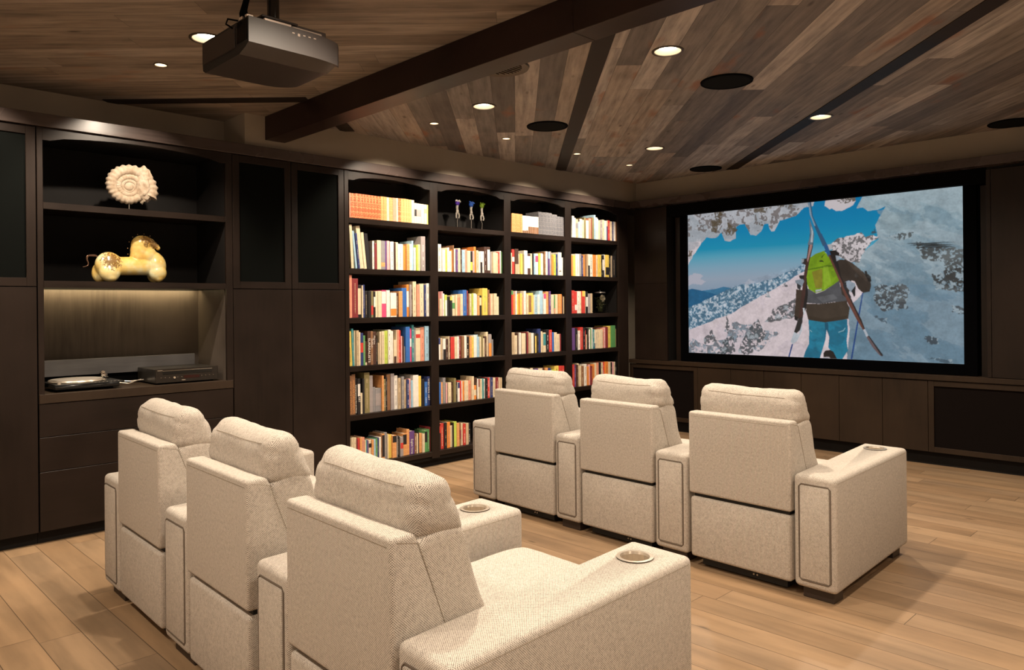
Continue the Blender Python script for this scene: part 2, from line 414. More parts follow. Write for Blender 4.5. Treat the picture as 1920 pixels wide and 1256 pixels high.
# far left tall cabinet
t = empty('tall_cabinet', (0, 0, 0), label='tall dark cabinet cut off by the left edge of the photo', cat='cabinet', group='tall dark wall cabinets')
a = MB(); a.box(XB, XF-.024, -.2, 1.175, .08, 2.59); a.build('body', WOOD_IN, t)
a = MB(); a.box(XB, XF-.06, -.2, 1.175, 0, .08); a.build('toe_kick', WOOD_IN, t)
for y0, y1 in ((.70, 1.172), (.22, .697), (-.2, .217)):
    framed_door(t, y0, y1, 1.60, 2.59, .052); slab_door(t, y0, y1, .08, 1.598)
t = empty('tall_cabinet', (0, 0, 0), label='tall dark double cabinet between the display niche and the bookcase', cat='cabinet', group='tall dark wall cabinets')
a = MB(); a.box(XB, XF-.024, 2.418, 3.362, .08, 2.59); a.build('body', WOOD_IN, t)
a = MB(); a.box(XB, XF-.06, 2.418, 3.362, 0, .08); a.build('toe_kick', WOOD_IN, t)
for y0, y1 in ((2.418, 2.887), (2.889, 3.362)):
    framed_door(t, y0, y1, 1.60, 2.59, .052); slab_door(t, y0, y1, .08, 1.598)
# display unit
t = empty('display_cabinet', (0, 0, 0), label='dark display cabinet with arched open shelves, lit niche and three drawers', cat='cabinet')
a = MB(); a.box(XB, XF-.024, 1.177, 1.207, .08, 2.59, m=WOOD_IN); a.box(XB, XF-.024, 2.370, 2.416, .08, 2.59, m=WOOD_IN); a.box(XB, XB+.01, 1.207, 2.370, .08, 2.59, m=WOOD_IN)
a.box(XB, XF-.024, 1.207, 2.370, 2.57, 2.59, m=WOOD_IN); a.box(XB, XF-.024, 1.207, 2.370, .08, .87, m=WOOD_IN); a.build('body', None, t)
for y0, y1 in ((1.177, 1.209), (2.367, 2.416)):
    a = MB(); a.box(XF-.022, XF, y0, y1, .87, 2.59, .0015, 1); a.build('stile', WOOD, t)
a = MB(); a.prism(arch_pts(1.209, 2.367, 2.59, 2.512, 2.560, .04), 'x', XF-.022, XF-.0005); a.build('arched_header', WOOD_H, t)
for z in (2.126, 1.637):
    a = MB(); a.box(XF-.03, XF-.001, 1.2095, 2.3665, z-.042, z, .001, 1); a.box(XB+.01, XF-.03, 1.2095, 2.3665, z-.022, z); a.build('shelf', WOOD_H, t)
a = MB(); a.box(XB+.01, XB+.03, 1.209, 2.367, .93, 1.595); a.box(XB+.03, XF-.03, 1.200, 1.2095, .93, 1.595); a.box(XB+.03, XF-.03, 2.3665, 2.376, .93, 1.595); a.build('niche_lining', NICHE, t)
a = MB(); a.box(XB+.03, XF+.004, 1.180, 2.410, .874, .931, .0015, 1); a.build('countertop', WOOD_CONSOLE, t)
a = MB(); a.box(XB+.10, XB+.125, 1.212, 2.30, 1.005, 1.115, .001, 1); a.build('backsplash_board', GREYBOARD, t)
a = MB(); a.box(XB+.03, XB+.10, 1.212, 2.30, .931, 1.10); a.build('cable_slot', BLACK, t)
for z0, z1 in ((.664, .872), (.450, .664), (.08, .450)): slab_door(t, 1.177, 2.413, z0, z1, 'drawer', wood=WOOD_H)
a = MB(); a.box(XB, XF-.06, 1.177, 2.416, 0, .08); a.build('toe_kick', WOOD_IN, t)
# under-shelf light strip
a = MB(); a.box(XB+.10, XB+.115, 1.23, 2.35, 1.6095, 1.6145); ls = a.build('light_strip', flat('strip_glow', (1, 1, 1), .5, emis=(1, .78, .42), strength=5), t)
li = bpy.data.lights.new('niche_strip', 'AREA'); li.shape = 'RECTANGLE'; li.size = 1.1; li.size_y = .02; li.energy = 3.0; li.color = (1, .78, .42)
lo = bpy.data.objects.new('strip_light', li); COL.objects.link(lo); lo.parent = t; lo.location = (XB+.085, 1.79, 1.603); lo.rotation_euler = (R(25), 0, R(90))

# bookcase
BAYS = [(3.403, 4.257), (4.347, 5.190), (5.284, 6.107), (6.205, 7.035)]
ROWZ = [2.200, 1.778, 1.367, .965, .560, .142]
t = empty('bookcase', (0, 0, 0), label='dark built-in bookcase of four arched bays filled with books', cat='bookcase')
edges = [3.365] + [b for p in BAYS for b in p] + [7.225]
for i in range(0, len(edges), 2):
    a = MB(); a.box(XF-.022, XF, edges[i], edges[i+1], .08, 2.59, .0015, 1); a.build('stile', WOOD, t)
a = MB()
for i in range(0, len(edges), 2):
    a.box(-5.72, XF-.022, edges[i]+(.018 if i else 0), edges[i+1]-(.018 if i < 8 else 0), .08, 2.59)
a.box(-5.74, -5.72, 3.365, 7.225, .08, 2.59); a.build('carcass', WOOD_IN, t)
for bi, (y0, y1) in enumerate(BAYS):
    a = MB(); a.prism(arch_pts(y0, y1, 2.59, 2.513, 2.556), 'x', XF-.022, XF-.0005); a.build('arched_header', WOOD_H, t)
    for z in ROWZ:
        a = MB(); a.box(-5.72, XF-.001, y0-.0, y1+.0, z-.044, z, .001, 1, m=WOOD_H); a.build('shelf', None, t)
a = MB(); a.box(-5.72, XF-.06, 3.365, 7.3, 0, .098); a.box(-5.72, XF-.024, 3.365, 7.225, .06, .098); a.build('toe_kick', WOOD_IN, t)
# crown rails
a = MB(); a.box(-5.75, -5.335, -.2, 7.25, 2.592, 2.672, .002, 1, m=WOOD_CROWN); a.box(-6.0, -5.75, -.2, 7.25, 2.592, 2.672, m=WOOD_CROWN)
struct('trim_7', a)
a = MB(); a.box(-5.74, 2.4, 7.25, 7.95, 2.600, 2.676, .002, 1, m=WOOD_CROWN); struct('trim_8', a)

# ------------------------------------------------------------------ screen wall (face plane y = YF)
YF = 7.35
t = empty('media_console', (0, 0, 0), label='long dark low cabinet under the projection screen with flat doors and speaker panels', cat='cabinet')
a = MB(); a.box(-5.36, .45, YF+.024, 7.94, .12, .762, m=WOOD_IN); a.build('body', None, t)
a = MB(); a.box(-5.36, .45, YF+.06, 7.9, 0, .12); a.build('toe_kick', WOOD_IN, t)
a = MB(); a.box(-5.44, .45, YF-.012, 7.94, .762, .808, .002, 1); a.build('top_board', WOOD_CONSOLE, t)
def door_y(parent, x0, x1, z0, z1, panel=False, rail=.046):
    g = .0018; x0 += g; x1 -= g; z0 += g; z1 -= g; d = MB()
    if not panel: d.box(x0, x1, YF, YF+.022, z0, z1, .0015, 1); return d.build('door', WOOD_CONSOLE, parent)
    for q in ((x0, x0+rail, z0, z1), (x1-rail, x1, z0, z1), (x0+rail, x1-rail, z0, z0+rail), (x0+rail, x1-rail, z1-rail, z1)):
        d.box(q[0], q[1], YF, YF+.022, q[2], q[3], .001, 1)
    o = d.build('door', WOOD_CONSOLE, parent)
    c = MB(); c.box(x0+rail-.002, x1-rail+.002, YF+.012, YF+.022, z0+rail-.002, z1-rail+.002); tag(c.build('cloth_panel', CLOTHB, o), label='dark cloth speaker panel')
door_y(t, -5.44, -4.512, .12, .757, True)
ds = [-4.512, -4.105, -3.727, -3.327, -2.952, -2.555, -2.168]
for p, q in zip(ds, ds[1:]): door_y(t, p, q, .12, .757)
door_y(t, -2.168, -1.24, .12, .757, True)
for k in range(4): door_y(t, -1.24+k*.41, -1.24+(k+1)*.41, .12, .757)
# upper side panels
t = empty('wall_panel_cabinet', (0, 0, 0), label='tall dark two-part panel in the corner left of the screen', cat='cabinet', group='dark panels flanking the screen')
a = MB(); a.box(-5.357, -4.905, YF+.024, 7.94, .810, 2.599); a.build('body', WOOD_IN, t)
for z0, z1 in ((.812, 1.704), (1.706, 2.585)):
    a = MB(); a.box(-5.355, -4.903, YF, YF+.022, z0, z1, .0015, 1); a.build('door', WOOD, t)
t = empty('wall_panel_cabinet', (0, 0, 0), label='tall dark panel at the right edge beside the screen', cat='cabinet', group='dark panels flanking the screen')
a = MB(); a.box(-1.705, .45, YF+.024, 7.94, .810, 2.599); a.build('body', WOOD_IN, t)
for x0, x1 in ((-1.705, -1.673), (-1.670, -.98), (-.977, -.28), (-.277, .45)):
    a = MB(); a.box(x0, x1, YF, YF+.022, .812, 2.575, .0015, 1); a.build('door' if x1-x0 > .1 else 'edge_stile', WOOD, t)
a = MB(); a.box(-4.905, -1.705, 7.60, 7.62, .808, 2.60); struct('trim_9', a, BLACK)
a = MB(); a.box(-4.905, -1.705, YF+.02, 7.60, 2.47, 2.60); struct('trim_10', a, BLACK)
a = MB(); a.box(-4.852, -4.778, 7.46, 7.60, .808, 2.46); struct('trim_11', a, WOOD)
a = MB(); a.box(-1.772, -1.725, 7.46, 7.60, .808, 2.46); struct('trim_12', a, WOOD)
# thin wood panel right of console end
mb = MB(); mb.box(.45, 2.4, YF+.3, 7.95, 0, 2.6); struct('trim_13', mb, WOOD)
# ------------------------------------------------------------------ projection screen and its picture
SX0, SX1, SZ0, SZ1, SY = -4.672, -1.898, .909, 2.476, 7.45
t = empty('projection_screen', ((SX0+SX1)/2, SY, SZ0), label='wide projection screen in black frame showing a skier with green backpack climbing snow', cat='projection screen')
def rel(mb_, name, m, par=t, **k):
    for v in mb_.bm.verts: v.co -= Vector(t.location)
    return mb_.build(name, m, par, **k)
a = MB(); b_ = .098
for q in ((SX0-b_, SX0, SZ0-b_, SZ1+b_), (SX1, SX1+b_+.005, SZ0-b_, SZ1+b_), (SX0, SX1, SZ0-b_, SZ0), (SX0, SX1, SZ1, SZ1+b_)):
    a.box(q[0], q[1], SY-.028, SY+.03, q[2], q[3], .002, 1)
rel(a, 'frame', flat('velvet_black', (.0015, .0015, .002), 1, spec=.02))

NX, NY = 860, 486
yy, xx = np.mgrid[0:NY, 0:NX].astype(np.float64)
U = (xx+.5)/NX; V = (yy+.5)/NY                                   # V up
def fbm(sx, sy, seed, octv=5, gain=.55, rot=0.):
    rs = np.random.RandomState(seed); out = np.zeros((NY, NX)); amp = 1; tot = 0
    X = (U*1.77)*math.cos(rot) - V*math.sin(rot); Y = (U*1.77)*math.sin(rot) + V*math.cos(rot)
    for o in range(octv):
        g = rs.rand(257, 257); fx = X*sx*2**o + rs.rand()*50 + 60; fy = Y*sy*2**o + rs.rand()*50 + 60
        ix = np.floor(fx).astype(int); iy = np.floor(fy).astype(int); tx = fx-ix; ty = fy-iy
        tx = tx*tx*(3-2*tx); ty = ty*ty*(3-2*ty)
        h = lambda i, j: g[i % 257, j % 257]
        out += amp*((h(ix, iy)*(1-tx)+h(ix+1, iy)*tx)*(1-ty) + (h(ix, iy+1)*(1-tx)+h(ix+1, iy+1)*tx)*ty); tot += amp; amp *= gain
    return out/tot
def uvpt(px, py):
    p = ony(px, py, SY); return ((p.x-SX0)/(SX1-SX0), (p.z-SZ0)/(SZ1-SZ0))
def A8(x, y): return uvpt(1280+x/3.2196, 330+y/3.2196)            # measured in two enlarged crops of the photo
def A2(x, y): return uvpt(1460+x/5.025, 440+y/5.024)
def inside(P, jag=0., seed=0):
    """even-odd polygon mask; jag perturbs the edge"""
    x = U.copy(); y = V.copy()
    if jag:
        x += (fbm(14, 14, seed, 5, .6)-.5)*jag; y += (fbm(14, 14, seed+1, 5, .6)-.5)*jag*1.6
    ux = [p[0] for p in P]; uy = [p[1] for p in P]
    m = np.zeros((NY, NX), bool); n = len(P)
    for i in range(n):
        x0, y0, x1, y1 = ux[i], uy[i], ux[i-1], uy[i-1]
        if y0 == y1: continue
        c = ((y0 > y) != (y1 > y)) & (x < (x1-x0)*(y-y0)/(y1-y0)+x0); m ^= c
    return m
def srgb(h): h = h.lstrip('#'); return np.array([((int(h[i:i+2], 16)/255+.055)/1.055)**2.4 if int(h[i:i+2], 16) > 10 else int(h[i:i+2], 16)/255/12.92 for i in (0, 2, 4)])
def gradv(stops):
    s = sorted((A8(800, y)[1], c) for y, c in stops); ys = [p[0] for p in s]
    return np.stack([np.interp(V, ys, [srgb(p[1])[k] for p in s]) for k in range(3)], -1)
img = gradv([(100, '#0b7db8'), (300, '#1090c2'), (400, '#1b9dc4'), (450, '#5cb0cc'), (520, '#8ab4cc'), (600, '#a3b3c6'), (680, '#93a9c0')])
def put(m, col, al=1.0):
    global img
    c = srgb(col) if isinstance(col, str) else col
    al = (np.asarray(al)*m)[..., None]; img = img*(1-al) + c*al
poly8 = lambda *p: [A8(*q) for q in p]
poly2 = lambda *p: [A2(*q) for q in p]
n1 = fbm(9, 9, 1); n2 = fbm(30, 30, 2, 4, .6); n3 = fbm(70, 70, 3, 3, .65); n4 = fbm(6, 14, 4, 5, .55, .5)
put(inside(poly8((30, 600), (70, 590), (130, 605), (110, 625), (150, 640), (90, 655), (30, 650)), .03, 5), '#c9c5d2', .75)
put(inside(poly8((370, 640), (400, 625), (440, 640), (400, 650)), .02, 6), '#c2c5d2', .6)
put(inside(poly8((120, 692), (200, 682), (250, 668), (320, 680), (330, 760), (120, 760))), '#3d7ea5')
put(inside(poly8((30, 690), (60, 680), (110, 690), (210, 715), (200, 790), (30, 830))), '#1f6590')
rid = inside(poly8((20, 805), (200, 722), (350, 655), (450, 646), (560, 618), (650, 575), (720, 538), (760, 530), (780, 700), (500, 800), (20, 1000)), .012, 8)
put(rid, '#8fb0c6'); put(rid & (n3 > .5), '#3d6a86', .85); put(rid & (n3 < .40), '#d8dde6', .8)
slope = inside(poly8((20, 935), (130, 895), (300, 828), (440, 745), (560, 680), (735, 575), (800, 560), (1100, 600), (1100, 1250), (20, 1250)), .012, 10)
put(slope, '#e9d9dd'); put(slope & (n1 > .56), '#dccdd6', .5)
tr = slope & (fbm(5, 7, 12, 3) > .50) & inside(poly8((20, 900), (300, 860), (520, 800), (600, 660), (720, 600), (740, 740), (700, 850), (520, 1010), (380, 1100), (20, 1100)), .03, 14)
put(tr & (n2 > .50), '#5d6a74', .85); put(tr & (n3 > .56), '#8ea3b2', .7)
for q in [((330, 1060), (420, 900), (450, 860), (500, 940), (480, 1000), (400, 1075)), ((210, 1060), (260, 980), (310, 960), (330, 1060), (280, 1080)), ((500, 880), (560, 800), (680, 740), (700, 840), (600, 870)), ((130, 970), (180, 930), (210, 1000), (140, 1010)), ((250, 930), (270, 840), (290, 900), (270, 950)), ((600, 670), (618, 640), (636, 672)), ((505, 740), (520, 695), (540, 740))]:
    mm = inside(poly8(*q), .025, 20+int(q[0][0])); put(mm & (n3 > .42), '#4a5257', .9); put(mm & (n2 > .62), '#b9c2c9', .6)
# shaded snow bank on the right
bank = inside(poly8((1040, 520), (1110, 450), (1185, 380), (1165, 300), (1225, 185), (1180, 205), (1120, 215), (1090, 195), (1050, 195), (1085, 120), (1090, 60), (1760, -20), (1760, 1260), (985, 1260), (1010, 900), (1000, 800), (1100, 700), (1040, 600)), .010, 30)
put(bank, '#8199a8'); put(bank, '#a9c0c9', np.clip((V-.45)*1.6, 0, .8)); put(bank & (n4 > .52), '#b4c4cc', .45); put(bank & (n4 < .42), '#64879a', .40)
put(bank & (V < .45), '#6488a0', .45)
shade = inside(poly8((1200, 200), (1380, 240), (1400, 330), (1250, 350), (1190, 330)), .05, 33); put(shade, '#8fa5ae', .6)
for q, col, th in [(((1240, 370), (1320, 335), (1390, 330), (1380, 375), (1290, 400)), '#3b3f40', .46), (((1400, 400), (1520, 420), (1700, 430), (1700, 660), (1600, 640), (1560, 540), (1440, 500)), '#4b4c4b', .47),
                   (((1520, 600), (1620, 580), (1700, 560), (1700, 700), (1540, 680)), '#3a3938', .47), (((1170, 680), (1330, 655), (1390, 700), (1370, 790), (1200, 800), (1150, 750)), '#45474a', .47),
                   (((1640, 780), (1700, 790), (1690, 830), (1650, 830)), '#4a5055', .45), (((1480, 980), (1540, 980), (1530, 1010), (1490, 1010)), '#3e4a55', .44), (((1160, 850), (1240, 870), (1220, 910), (1180, 890)), '#4a5b69', .5), (((1500, 1100), (1640, 1090), (1640, 1130), (1530, 1125)), '#4a6070', .5)]:
    mm = inside(poly8(*q), .05, 40+int(q[0][0])); put(mm, '#7e939e', .35); put(mm & (n3 > th), col, .9); put(mm & (n3 < .40), '#aebcc4', .6)
for k in range(3): put(inside(poly8((1340+k*30, 410+k*12), (1420+k*50, 402+k*4), (1650, 400+k*14), (1480+k*20, 412+k*12)), .006, 60+k), '#2c2f30', .8)
# sunlit frosted tree and crest
ft = inside(poly8((890, 420), (950, 380), (1000, 360), (1070, 340), (1110, 360), (1150, 350), (1185, 370), (1100, 460), (1060, 520), (1000, 510), (930, 470)), .03, 70)
put(ft, '#e3d9dc'); put(ft & (n3 > .50) & (U > .52), '#3c3f40', .8); put(inside(poly8((1140, 350), (1160, 315), (1180, 350)), .02, 71) & (n3 > .45), '#4a4d4d', .8)
# snow laden branches above
top = inside(poly8((30, 140), (770, 140), (800, 155), (790, 180), (735, 190), (690, 240), (640, 255), (590, 270), (560, 330), (540, 335), (525, 290), (500, 290), (480, 335), (445, 360), (415, 355), (380, 290), (350, 295), (328, 310), (322, 375), (290, 390), (255, 390), (240, 340), (205, 375), (175, 378), (150, 370), (120, 405), (90, 450), (65, 480), (60, 500), (42, 525), (20, 600)), .012, 80)
put(top, '#e2d6da'); put(top & (V > .80), '#b9c1c9', .75); put(top & (n1 > .52), '#a3adb6', .55); put(top & (n2 > .60) & (V > .84), '#6b5f5a', .8)
for q in [((175, 330), (175, 270), (240, 240), (245, 275), (205, 340)), ((275, 350), (270, 250), (290, 290), (330, 320), (300, 352)), ((190, 225), (250, 215), (240, 262), (200, 260)), ((40, 450), (70, 455), (60, 490), (40, 490)), ((465, 280), (485, 275), (485, 305), (468, 305)), ((560, 185), (640, 165), (680, 185), (600, 200)), ((380, 205), (450, 190), (520, 190), (520, 215), (420, 215))]:
    mm = inside(poly8(*q), .03, 90+int(q[0][0])); put(mm & (n3 > .40), '#5d4f38', .85)
blob = inside(poly8((865, 150), (880, 140), (1048, 120), (1048, 150), (1030, 175), (1000, 190), (965, 210), (930, 212), (905, 198), (890, 205), (860, 185)), .010, 99)
put(blob, '#dfd6da'); put(blob & inside(poly8((930, 130), (1048, 120), (1035, 150), (990, 170), (945, 160)), .03, 98) & (n3 > .42), '#4d442f', .85)
# skier
def P2(col, *p, jag=0., al=1.): m_ = inside(poly2(*p), jag, 120); put(m_, col, al); return m_
P2('#2c2a2c', (225, 225), (275, 225), (270, 290), (220, 270)); P2('#3b322d', (560, 235), (640, 235), (700, 268), (800, 350), (865, 415), (876, 480), (862, 535), (800, 548), (755, 510), (722, 440), (690, 430), (650, 640), (600, 620), (580, 400))
P2('#4a3e36', (640, 240), (700, 270), (800, 355), (850, 420), (830, 440), (700, 320)); P2('#1d1d1f', (812, 345), (832, 338), (842, 368), (872, 392), (877, 440), (850, 440), (820, 380))
P2('#c2c2c6', (462, 95), (500, 88), (512, 135), (470, 150)); P2('#201e20', (430, 150), (540, 148), (577, 172), (577, 215), (560, 245), (600, 420), (560, 480), (500, 300), (470, 180))
P2('#55565b', (270, 500), (360, 555), (430, 530), (520, 470), (575, 430), (600, 560), (645, 600), (645, 645), (540, 632), (400, 652), (270, 642)); P2('#7d7e82', (360, 590), (520, 560), (560, 600), (420, 640), al=.4)
P2('#43382f', (265, 650), (400, 652), (640, 622), (674, 690), (660, 790), (560, 812), (440, 826), (285, 802), (262, 720)); P2('#33291f', (285, 760), (440, 795), (650, 760), (655, 795), (440, 826), (285, 802), al=.6)
P2('#43362e', (170, 515), (228, 520), (238, 600), (215, 720), (190, 790), (152, 770), (163, 640)); P2('#1c1c1f', (150, 758), (190, 780), (182, 812), (156, 802))
g_ = P2('#86ad1c', (245, 385), (262, 330), (272, 280), (300, 218), (350, 182), (430, 152), (480, 205), (520, 290), (560, 380), (575, 432), (522, 470), (430, 528), (350, 548), (290, 512), (262, 440)); put(g_ & (n1 > .52), '#6f9418', .55)
P2('#5d7f14', (275, 325), (400, 300), (470, 285), (520, 290), (515, 300), (400, 315), (290, 335)); P2('#8f8a2a', (318, 350), (418, 318), (416, 500), (352, 505)); P2('#a5c938', (425, 300), (470, 300), (500, 460), (430, 515), al=.6); P2('#30401a', (385, 248), (405, 238), (425, 246), (430, 262), (415, 255), (395, 258)); P2('#c9cfd2', (350, 520), (410, 512), (410, 524), (355, 540)); P2('#2a3a10', (405, 215), (430, 185), (445, 178), (428, 195), (412, 220))
pn = P2('#1580a0', (285, 802), (440, 826), (650, 795), (657, 900), (645, 1000), (657, 1090), (600, 1178), (540, 1175), (500, 1100), (472, 1060), (482, 960), (456, 895), (446, 985), (430, 1040), (390, 1172), (236, 1165), (255, 1100), (290, 1030), (292, 920)); put(pn & (n4 > .52), '#0e6784', .7); put(pn & (n4 < .43), '#2495b4', .5)
P2('#0e5f7c', (440, 826), (470, 826), (480, 960), (458, 895), (440, 900)); P2('#8fc0cf', (295, 890), (320, 912), (318, 918), (293, 898)); P2('#8fc0cf', (565, 915), (610, 900), (630, 875), (636, 878), (615, 908), (570, 922))
P2('#1f1a1b', (428, 1112), (445, 1090), (490, 1085), (520, 1100), (557, 1175), (425, 1170)); P2('#b8b0b5', (425, 1150), (480, 1150), (500, 1172), (425, 1170))
P2('#1f4a8c', (790, 548), (803, 548), (700, 1160), (694, 1180), (682, 1180), (688, 1140)); P2('#1f4a8c', (128, 1030), (141, 1030), (106, 1160), (92, 1160))
P2('#4a2f2b', (300, -10), (338, -10), (326, 120), (292, 260), (268, 400), (262, 600), (232, 780), (190, 800), (214, 640), (238, 400), (262, 260), (283, 120)); P2('#b58a84', (308, -10), (334, -10), (318, 120), (280, 260), (272, 240), (296, 110)); P2('#1c1c20', (268, 400), (282, 560), (262, 700), (240, 760), (232, 700), (255, 560))
P2('#2a2a2c', (190, 790), (232, 770), (228, 830), (205, 900), (160, 940), (150, 915)); P2('#c6cdd6', (150, 915), (195, 940), (225, 830), (226, 900), (180, 1000), (140, 1030), (117, 1008)); P2('#d8dbe0', (232, 690), (250, 690), (252, 740), (240, 760))
P2('#2a5f96', (376, -10), (410, -10), (470, 110), (497, 190), (470, 210), (430, 110)); P2('#6e4238', (470, 190), (497, 190), (545, 290), (622, 460), (700, 640), (780, 800), (815, 890), (800, 900), (740, 800), (655, 640), (560, 400)); P2('#2a2325', (486, 190), (500, 190), (548, 290), (625, 460), (705, 640), (785, 800), (818, 888), (812, 892), (700, 660), (600, 440))
P2('#c5ccd6', (800, 895), (818, 888), (850, 950), (832, 965)); P2('#6e5b5e', (832, 965), (850, 950), (920, 1060), (985, 1130), (985, 1146), (958, 1138), (890, 1060)); P2('#2b2b30', (845, 950), (860, 955), (990, 1135), (975, 1146))
P2('#8f9aa6', (160, 430), (235, 415), (245, 440), (220, 500), (180, 470), (165, 455)); P2('#22262b', (195, 385), (245, 380), (240, 420), (205, 415)); P2('#303338', (175, 455), (215, 480), (210, 520), (180, 505))
P2('#9aa7b5', (630, 445), (665, 430), (725, 460), (730, 500), (690, 545), (650, 500)); P2('#22262b', (690, 530), (728, 480), (728, 570), (715, 588)); P2('#2b2e33', (610, 480), (640, 440), (650, 520), (690, 590), (670, 600)); P2('#aab4bf', (540, 195), (575, 200), (580, 235), (550, 250)); P2('#aab4bf', (216, 228), (245, 228), (240, 258), (222, 268), al=.8)
poly8b = lambda col, *p: put(inside(poly8(*p)), col)
poly8b('#3a5f80', (757, 150), (777, 150), (788, 240), (830, 330), (868, 410), (850, 425), (800, 310), (772, 230)); poly8b('#8fa5b8', (762, 160), (770, 160), (782, 240), (806, 300), (798, 303), (770, 232))
poly8b('#6f7f8c', (767, 262), (774, 275), (790, 320), (797, 362), (786, 415), (757, 415), (773, 360)); poly8b('#c2c9d0', (778, 300), (790, 335), (788, 400), (774, 400), (781, 350))
body = inside(poly2((150, 760), (160, 500), (240, 240), (300, 200), (440, 140), (580, 170), (640, 235), (700, 268), (870, 410), (865, 540), (800, 548), (690, 430), (680, 700), (660, 800), (660, 1090), (600, 1180), (236, 1170), (292, 900), (262, 720), (190, 800)))
shd = 1 + .34*(n2-.5) + .30*(fbm(16, 20, 201, 5, .6)-.5) + .22*(fbm(120, 120, 202, 2)-.5)
skyish = inside(poly8((40, 240), (1200, 120), (1180, 350), (720, 530), (300, 665), (40, 690))) & ~top & ~ft & ~body & ~bank
img = img*np.where(skyish, 1 + .02*(n1-.5), np.where(body, 1 + .55*(n2-.5) + .35*(n4-.5), shd))[..., None]
lit = bank & (V > .35); img = img + (lit*np.clip(fbm(7, 16, 203, 5, .6, .35)-.5, 0, 1)*.35)[..., None]*np.array([.9, 1., 1.])
for _ in range(1):   # soften to the projector's own sharpness
    for ax_ in (0, 1): img = .25*np.roll(img, 1, ax_) + .5*img + .25*np.roll(img, -1, ax_) if True else img
img = np.clip(img, 0, 1)
gx = np.linspace(SX0, SX1, NX+1)-t.location.x; gz = np.linspace(SZ0, SZ1, NY+1)-t.location.z
me = bpy.data.meshes.new('picture'); G = np.stack([np.tile(gx, NY+1), np.full((NX+1)*(NY+1), -.012), np.repeat(gz, NX+1)], -1)
me.vertices.add(len(G)); me.vertices.foreach_set('co', G.ravel())
ii = (np.arange(NY)[:, None]*(NX+1) + np.arange(NX)[None]).ravel(); Q = np.stack([ii, ii+1, ii+NX+2, ii+NX+1], -1)
me.loops.add(Q.size); me.loops.foreach_set('vertex_index', Q.ravel()); me.polygons.add(len(Q)); me.polygons.foreach_set('loop_start', np.arange(len(Q))*4)
me.update(calc_edges=True)
at = me.attributes.new('picture_colour', 'FLOAT_COLOR', 'CORNER')
at.data.foreach_set('color', np.repeat(np.concatenate([img.reshape(-1, 3), np.ones((NX*NY, 1))], 1), 4, axis=0).ravel())
nt = NT('projected_picture'); an = nt.node('ShaderNodeAttribute', attribute_name='picture_colour'); nt.base((.02, .02, .02)); nt.rough(.9); nt.b.inputs['Specular IOR Level'].default_value = 0
nt.l.new(an.outputs['Color'], nt.b.inputs['Emission Color']); nt.b.inputs['Emission Strength'].default_value = SCREEN_GAIN
me.materials.append(nt.m)
po = bpy.data.objects.new('picture', me); COL.objects.link(po); po.parent = t
tag(po, label='bright picture of a skier carrying skis up a snowy mountain')

# ------------------------------------------------------------------ theatre recliners
from mathutils import noise as mn
def spline(pts, n, closed=True):
    out = []; N = len(pts)
    for i in range(N if closed else N-1):
        p0, p1, p2, p3 = [Vector(pts[(i+k) % N]) for k in (-1, 0, 1, 2)]
        for j in range(n):
            s = j/n
            out.append(.5*((2*p1) + (p2-p0)*s + (2*p0-5*p1+4*p2-p3)*s*s + (3*p1-p0-3*p2+p3)*s**3))
    return out
def cushion(outline, x0, x1, r=.05, seed=0, amp=.004, nsec=26, sag=0, crease=None):
    """soft pad: side outline (y,z) carried across x with rounded, puffed ends and a few wrinkles"""
    o = spline(outline, 5); n = len(o); c = sum(o, Vector((0, 0)))/n
    a = MB(); rings = []; L = x1-x0
    ts = [0, .004, .012, .03, .055, .09] + [.09+.82*k/(nsec-1) for k in range(1, nsec-1)] + [.91, .945, .97, .988, .996, 1]
    for t_ in ts:
        d = min(t_, 1-t_)*L
        s = 1.0 if d >= r else math.sqrt(max(0, 1-((r-d)/r)**2))
        sc = .0 if d == 0 else s
        rr = []
        for i, p in enumerate(o):
            q = p - c; m = q.length; k = max(0, m - r*(1-sc))/max(m, 1e-6)
            v = c + q*k
            x = x0+L*t_
            nz = mn.noise(Vector((x*7+seed*9.1, v.x*9, v.y*9)))*amp*1.4 + mn.noise(Vector((x*26+seed, v.x*30, v.y*22)))*amp*.45
            if crease is not None:   # pleats pulled towards the end seams
                e = max(0, 1 - d/.11); nz += -amp*1.6*e*max(0, math.sin(v.y*95+seed+x*20))
            v = v + q.normalized()*nz
            zz = v.y + sag*math.sin(math.pi*t_*2+.6)*(1 if v.y > c.y else 0)*min(1, (v.y-c.y)*14)
            rr.append(a.bm.verts.new((x, v.x, zz)))
        rings.append(rr)
    for A, B in zip(rings, rings[1:]):
        for k in range(n): a.bm.faces.new((A[k], A[(k+1) % n], B[(k+1) % n], B[k]))
    a.bm.faces.new(rings[0][::-1]); a.bm.faces.new(rings[-1])
    a.seam = None
    if crease is not None:
        j = min(range(n), key=lambda q: abs(o[q].y-.968) + (0 if o[q].x < .14 else 9))
        a.seam = [rg[j].co + Vector((0, -.0004, .0003)) for rg in rings[6:-6]]
    return a
def seam_line(a, pts, r=.0012): a.tube(pts, min(r, .0012), 5)
